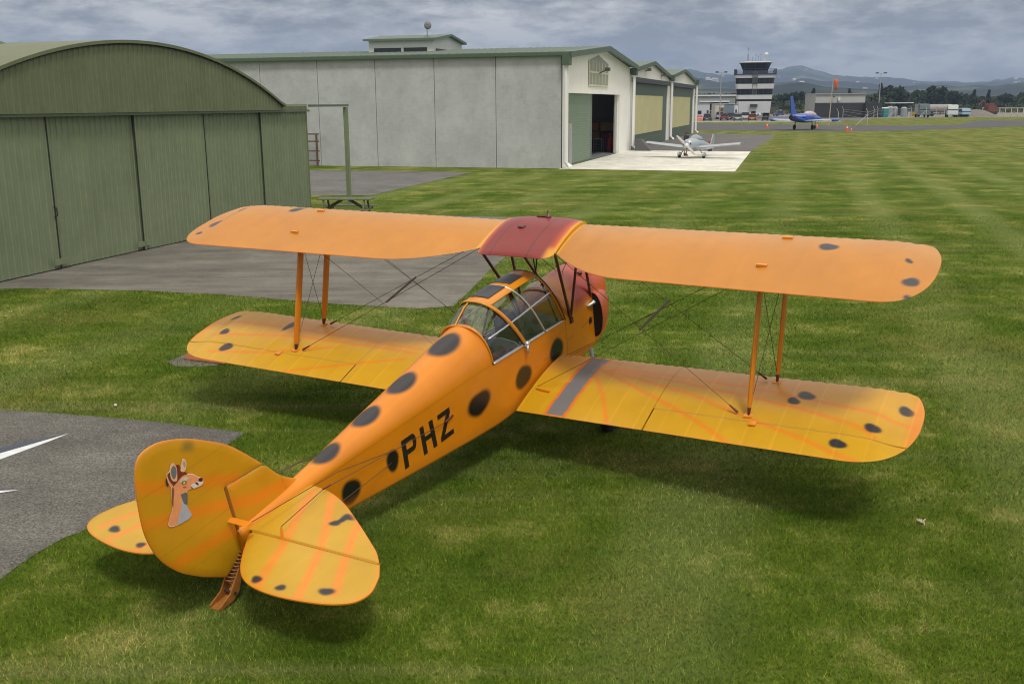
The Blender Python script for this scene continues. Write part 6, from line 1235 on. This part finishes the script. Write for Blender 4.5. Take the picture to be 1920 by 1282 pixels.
while u < 1935:
    if not (1384 < u < 1448): 
        Y = rt.uniform(420, 560); top = 176 + 6 * math.sin(u * .021) + rt.uniform(-4, 6) - (4 if u > 1640 else 0); tree(u, Y, max(hat(top, Y, u), 4.5), rt.choice([0, 0, 1, 3, 1, 4]))
    u += rt.uniform(7, 13)
for u_, top in ((1649, 153.5), (1591, 164), (1524, 163), (1825, 166), (1852, 166)): tree(u_, 470, hat(top, 470, u_), 2)
for u_, top in ((1675, 156), (1755, 157), (1497, 168), (1478, 171)): tree(u_, 440, hat(top, 440, u_), 1)
def bushband(name, label, ya, yb, x0, x1, n, leaf, hmax, col, seed):
    r = np.random.RandomState(seed); Y = r.uniform(ya, yb, n); X = r.uniform(x0, x1, n) * Y; top = hmax * (.55 + .45 * np.sin(X * .06 + 1) * np.sin(X * .021 + 2) ** 2) * r.uniform(.6, 1.1, n); Z = r.uniform(0, 1, n) ** .6 * top
    c = np.stack([X, Y, Z], 1); a = r.normal(size=(n, 3)); a /= np.linalg.norm(a, axis=1)[:, None]; b_ = np.cross(a, r.normal(size=(n, 3))); b_ /= np.linalg.norm(b_, axis=1)[:, None]; s = leaf * r.uniform(.5, 1.3, n)[:, None]
    V = np.stack([c - a * s, c - b_ * s * .6, c + a * s, c + b_ * s * .6], 1).reshape(-1, 3); me = bpy.data.meshes.new(name); me.from_pydata(V.tolist(), [], [tuple(range(4 * i, 4 * i + 4)) for i in range(n)]); me.materials.append(leafmat('leaf_' + name, col)); o = bpy.data.objects.new(name, me); COL.objects.link(o); tag(o, label, kind='stuff')
bushband('far_scrub', 'dark scrub and hedges filling the far edge of the airfield', 380, 470, .12, .56, 26000, .8, 4.2, (.034, .050, .020), 3)
bushband('far_wood', 'dense dark wood beyond the scrub', 520, 760, .10, .58, 26000, 1.6, 8.0, (.024, .038, .018), 4)
bushband('near_hedge', 'olive green rough hedge line in front of the dark wood', 330, 375, .20, .60, 9000, .45, 1.6, (.085, .095, .025), 9)
# ---------------------------------------------------------------- hills
PROF = [(-2000, 150), (0, 150), (900, 150), (1200, 142), (1290, 131), (1320, 137), (1350, 141), (1380, 139), (1420, 138), (1450, 133), (1480, 126.5), (1500, 124), (1515, 129), (1540, 137), (1560, 141), (1620, 144), (1680, 148), (1740, 152), (1800, 155), (1850, 153), (1890, 148), (1960, 144), (2400, 150), (4000, 150)]
def hills():
    uu = np.arange(-600, 2700, 7.0); rr = np.concatenate([np.linspace(1000, 1900, 14), np.linspace(2000, 4600, 44), np.linspace(4700, 5400, 6)]); V = []
    pv = np.interp(uu, [q[0] for q in PROF], [q[1] for q in PROF])
    nz = lambda a, b_, s: vnoise(np.stack([np.atleast_1d(a), np.atleast_1d(b_)], 1), 1.0, s)
    for r_ in rr:
        Hm = np.array([hat(v, 4400, u) for u, v in zip(uu, pv)]); x = np.array([atd(u, r_)[0] for u in uu]); q = (r_ - 1000) / 3400
        prof = np.clip(q, 0, 1) ** 1.5 if q < 1 else max(1 - (q - 1) * 1.2, .3) * np.ones_like(uu)
        n1 = nz(x * .0022, np.full_like(x, r_ * .0022), 71); n2 = nz(x * .0075, np.full_like(x, r_ * .0075), 72); n3 = nz(x * .03, np.full_like(x, r_ * .03), 73)
        amp = math.sin(min(q, 1) * math.pi) ** .7 if 0 < q < 1 else 0
        z = Hm * prof * (1 - .30 * amp) + amp * (Hm * .55 * (n1 - .35) + 22 * (n2 - .5)) + min(q * 6, 1) * 5 * (n3 - .5)
        if abs(q - 1) < .35: z = z + 9 * (n3 - .5) + 6 * (n2 - .5)
        z = np.minimum(np.maximum(z, -1), Hm * r_ / 4400 * 1.02 + 4); V.append(np.stack([x, np.full_like(x, r_), z], 1))
    m = len(uu); b = MB(); b.v = [tuple(p) for row in V for p in row]; b.f = [(i * m + k, i * m + k + 1, (i + 1) * m + k + 1, (i + 1) * m + k) for i in range(len(rr) - 1) for k in range(m - 1)]; b.mi = [0] * len(b.f)
    mt = bpy.data.materials.new('hill_cover'); mt.use_nodes = True; nt = mt.node_tree; N = nt.nodes; L = nt.links; p = N['Principled BSDF']; p.inputs['Roughness'].default_value = .95; p.inputs['Specular IOR Level'].default_value = .1
    geo = N.new('ShaderNodeNewGeometry'); n1 = N.new('ShaderNodeTexNoise'); n1.inputs['Scale'].default_value = .0042; n1.inputs['Detail'].default_value = 9; n1.inputs['Roughness'].default_value = .68; L.new(geo.outputs[0], n1.inputs['Vector'])
    rp = N.new('ShaderNodeValToRGB'); L.new(n1.outputs[0], rp.inputs[0]); e = rp.color_ramp.elements; e[0].position = .42; e[0].color = (.008, .013, .013, 1); e[1].position = .64; e[1].color = (.10, .125, .05, 1); k = e.new(.53); k.color = (.018, .028, .020, 1); L.new(rp.outputs[0], p.inputs['Base Color'])
    return b, mt, V, uu, rr
hb, hm, HV, HU, HR = hills(); tag(hb.build('hills', hm, None, True), kind='structure')
# houses scattered on the lower slopes
hmesh = MB(); hmesh.box(-6, 6, -4, 4, -3, 3.2); hw_ = hmesh.build('wall', M_('house_pale', (.55, .54, .50), .7)); hm1 = hw_.data; bpy.data.objects.remove(hw_)
hmesh = MB(); hmesh.prism([(-4.6, 3.2), (4.6, 3.2), (0, 5.4)], lambda y, z: (-6.5, y, z + .003), lambda y, z: (6.5, y, z + .003)); hr_ = hmesh.build('roof', M_('house_roof', (.42, .42, .42), .6)); hm2 = hr_.data; bpy.data.objects.remove(hr_)
for i in range(46):
    if i < 30: ci = rt.randint(int((1300 + 600) / 7), int((1920 + 600) / 7)); ri = rt.randint(20, 52)
    else: ci = rt.randint(int((1302 + 600) / 7), int((1345 + 600) / 7)); ri = rt.randint(18, 44)
    x, y, z = HV[ri][ci]; t = empty('hillside_house', (x, y, z + 2.5), rt.uniform(-.8, .8)); s = rt.uniform(.55, 1.1); t.scale = (s, s, s); tag(t, 'tiny pale hill house ' + where(HU[ci]), 'house', 'houses on the far hills')
    for nm, m in (('wall', hm1), ('roof', hm2)): o = bpy.data.objects.new(nm, m); COL.objects.link(o); o.parent = t
for u_, v_, w_, lab in ((1343, 178, 12, 'long white roofed building in front of the far trees left of the tower'), (1339, 189.5, 9, 'low white shed roof just above the site sheds')):
    Y = 330; p = atd(u_, Y); z = hat(v_, Y, u_); t = empty('far_building', (p[0], p[1], 0)); tag(t, lab, 'building'); bx('wall', M_('far_grey', (.25, .27, .26), .7), t, -w_ / 2, w_ / 2, 0, 6, 0, z - .4); bx('roof', WHITE, t, -w_ / 2 - .3, w_ / 2 + .3, -.4, 6.3, z - .4, z)
# number repeats of one label from left to right, so that each can be pointed at
ORD = ['leftmost', 'second from left', 'third from left', 'fourth from left', 'fifth from left', 'sixth from left', 'seventh from left', 'eighth from left', 'ninth from left', 'tenth from left', 'eleventh from left', 'twelfth from left']
same = {}
for o in COL.objects:
    if o.parent is None and o.get('group') in ('trees beyond the airfield', 'houses on the far hills'): same.setdefault(o['label'], []).append(o)
for lab, L_ in same.items():
    if len(L_) > 1:
        L_.sort(key=lambda o: o.location.x / o.location.y)
        for i, o in enumerate(L_): o['label'] = lab + ', ' + ORD[min(i, 11)]
# ---------------------------------------------------------------- haze
b = MB(); b.box(-4200, 4600, -40, 6200, -4, 300); hz_ = b.build('haze', None); tag(hz_, kind='stuff'); hz_.data.materials.clear()
m = bpy.data.materials.new('haze_air'); m.use_nodes = True; nt = m.node_tree; nt.nodes.clear(); o = nt.nodes.new('ShaderNodeOutputMaterial'); v = nt.nodes.new('ShaderNodeVolumePrincipled'); v.inputs['Color'].default_value = (.50, .67, 1, 1); v.inputs['Density'].default_value = .00020; v.inputs['Anisotropy'].default_value = .0; nt.links.new(v.outputs[0], o.inputs['Volume']); hz_.data.materials.append(m)
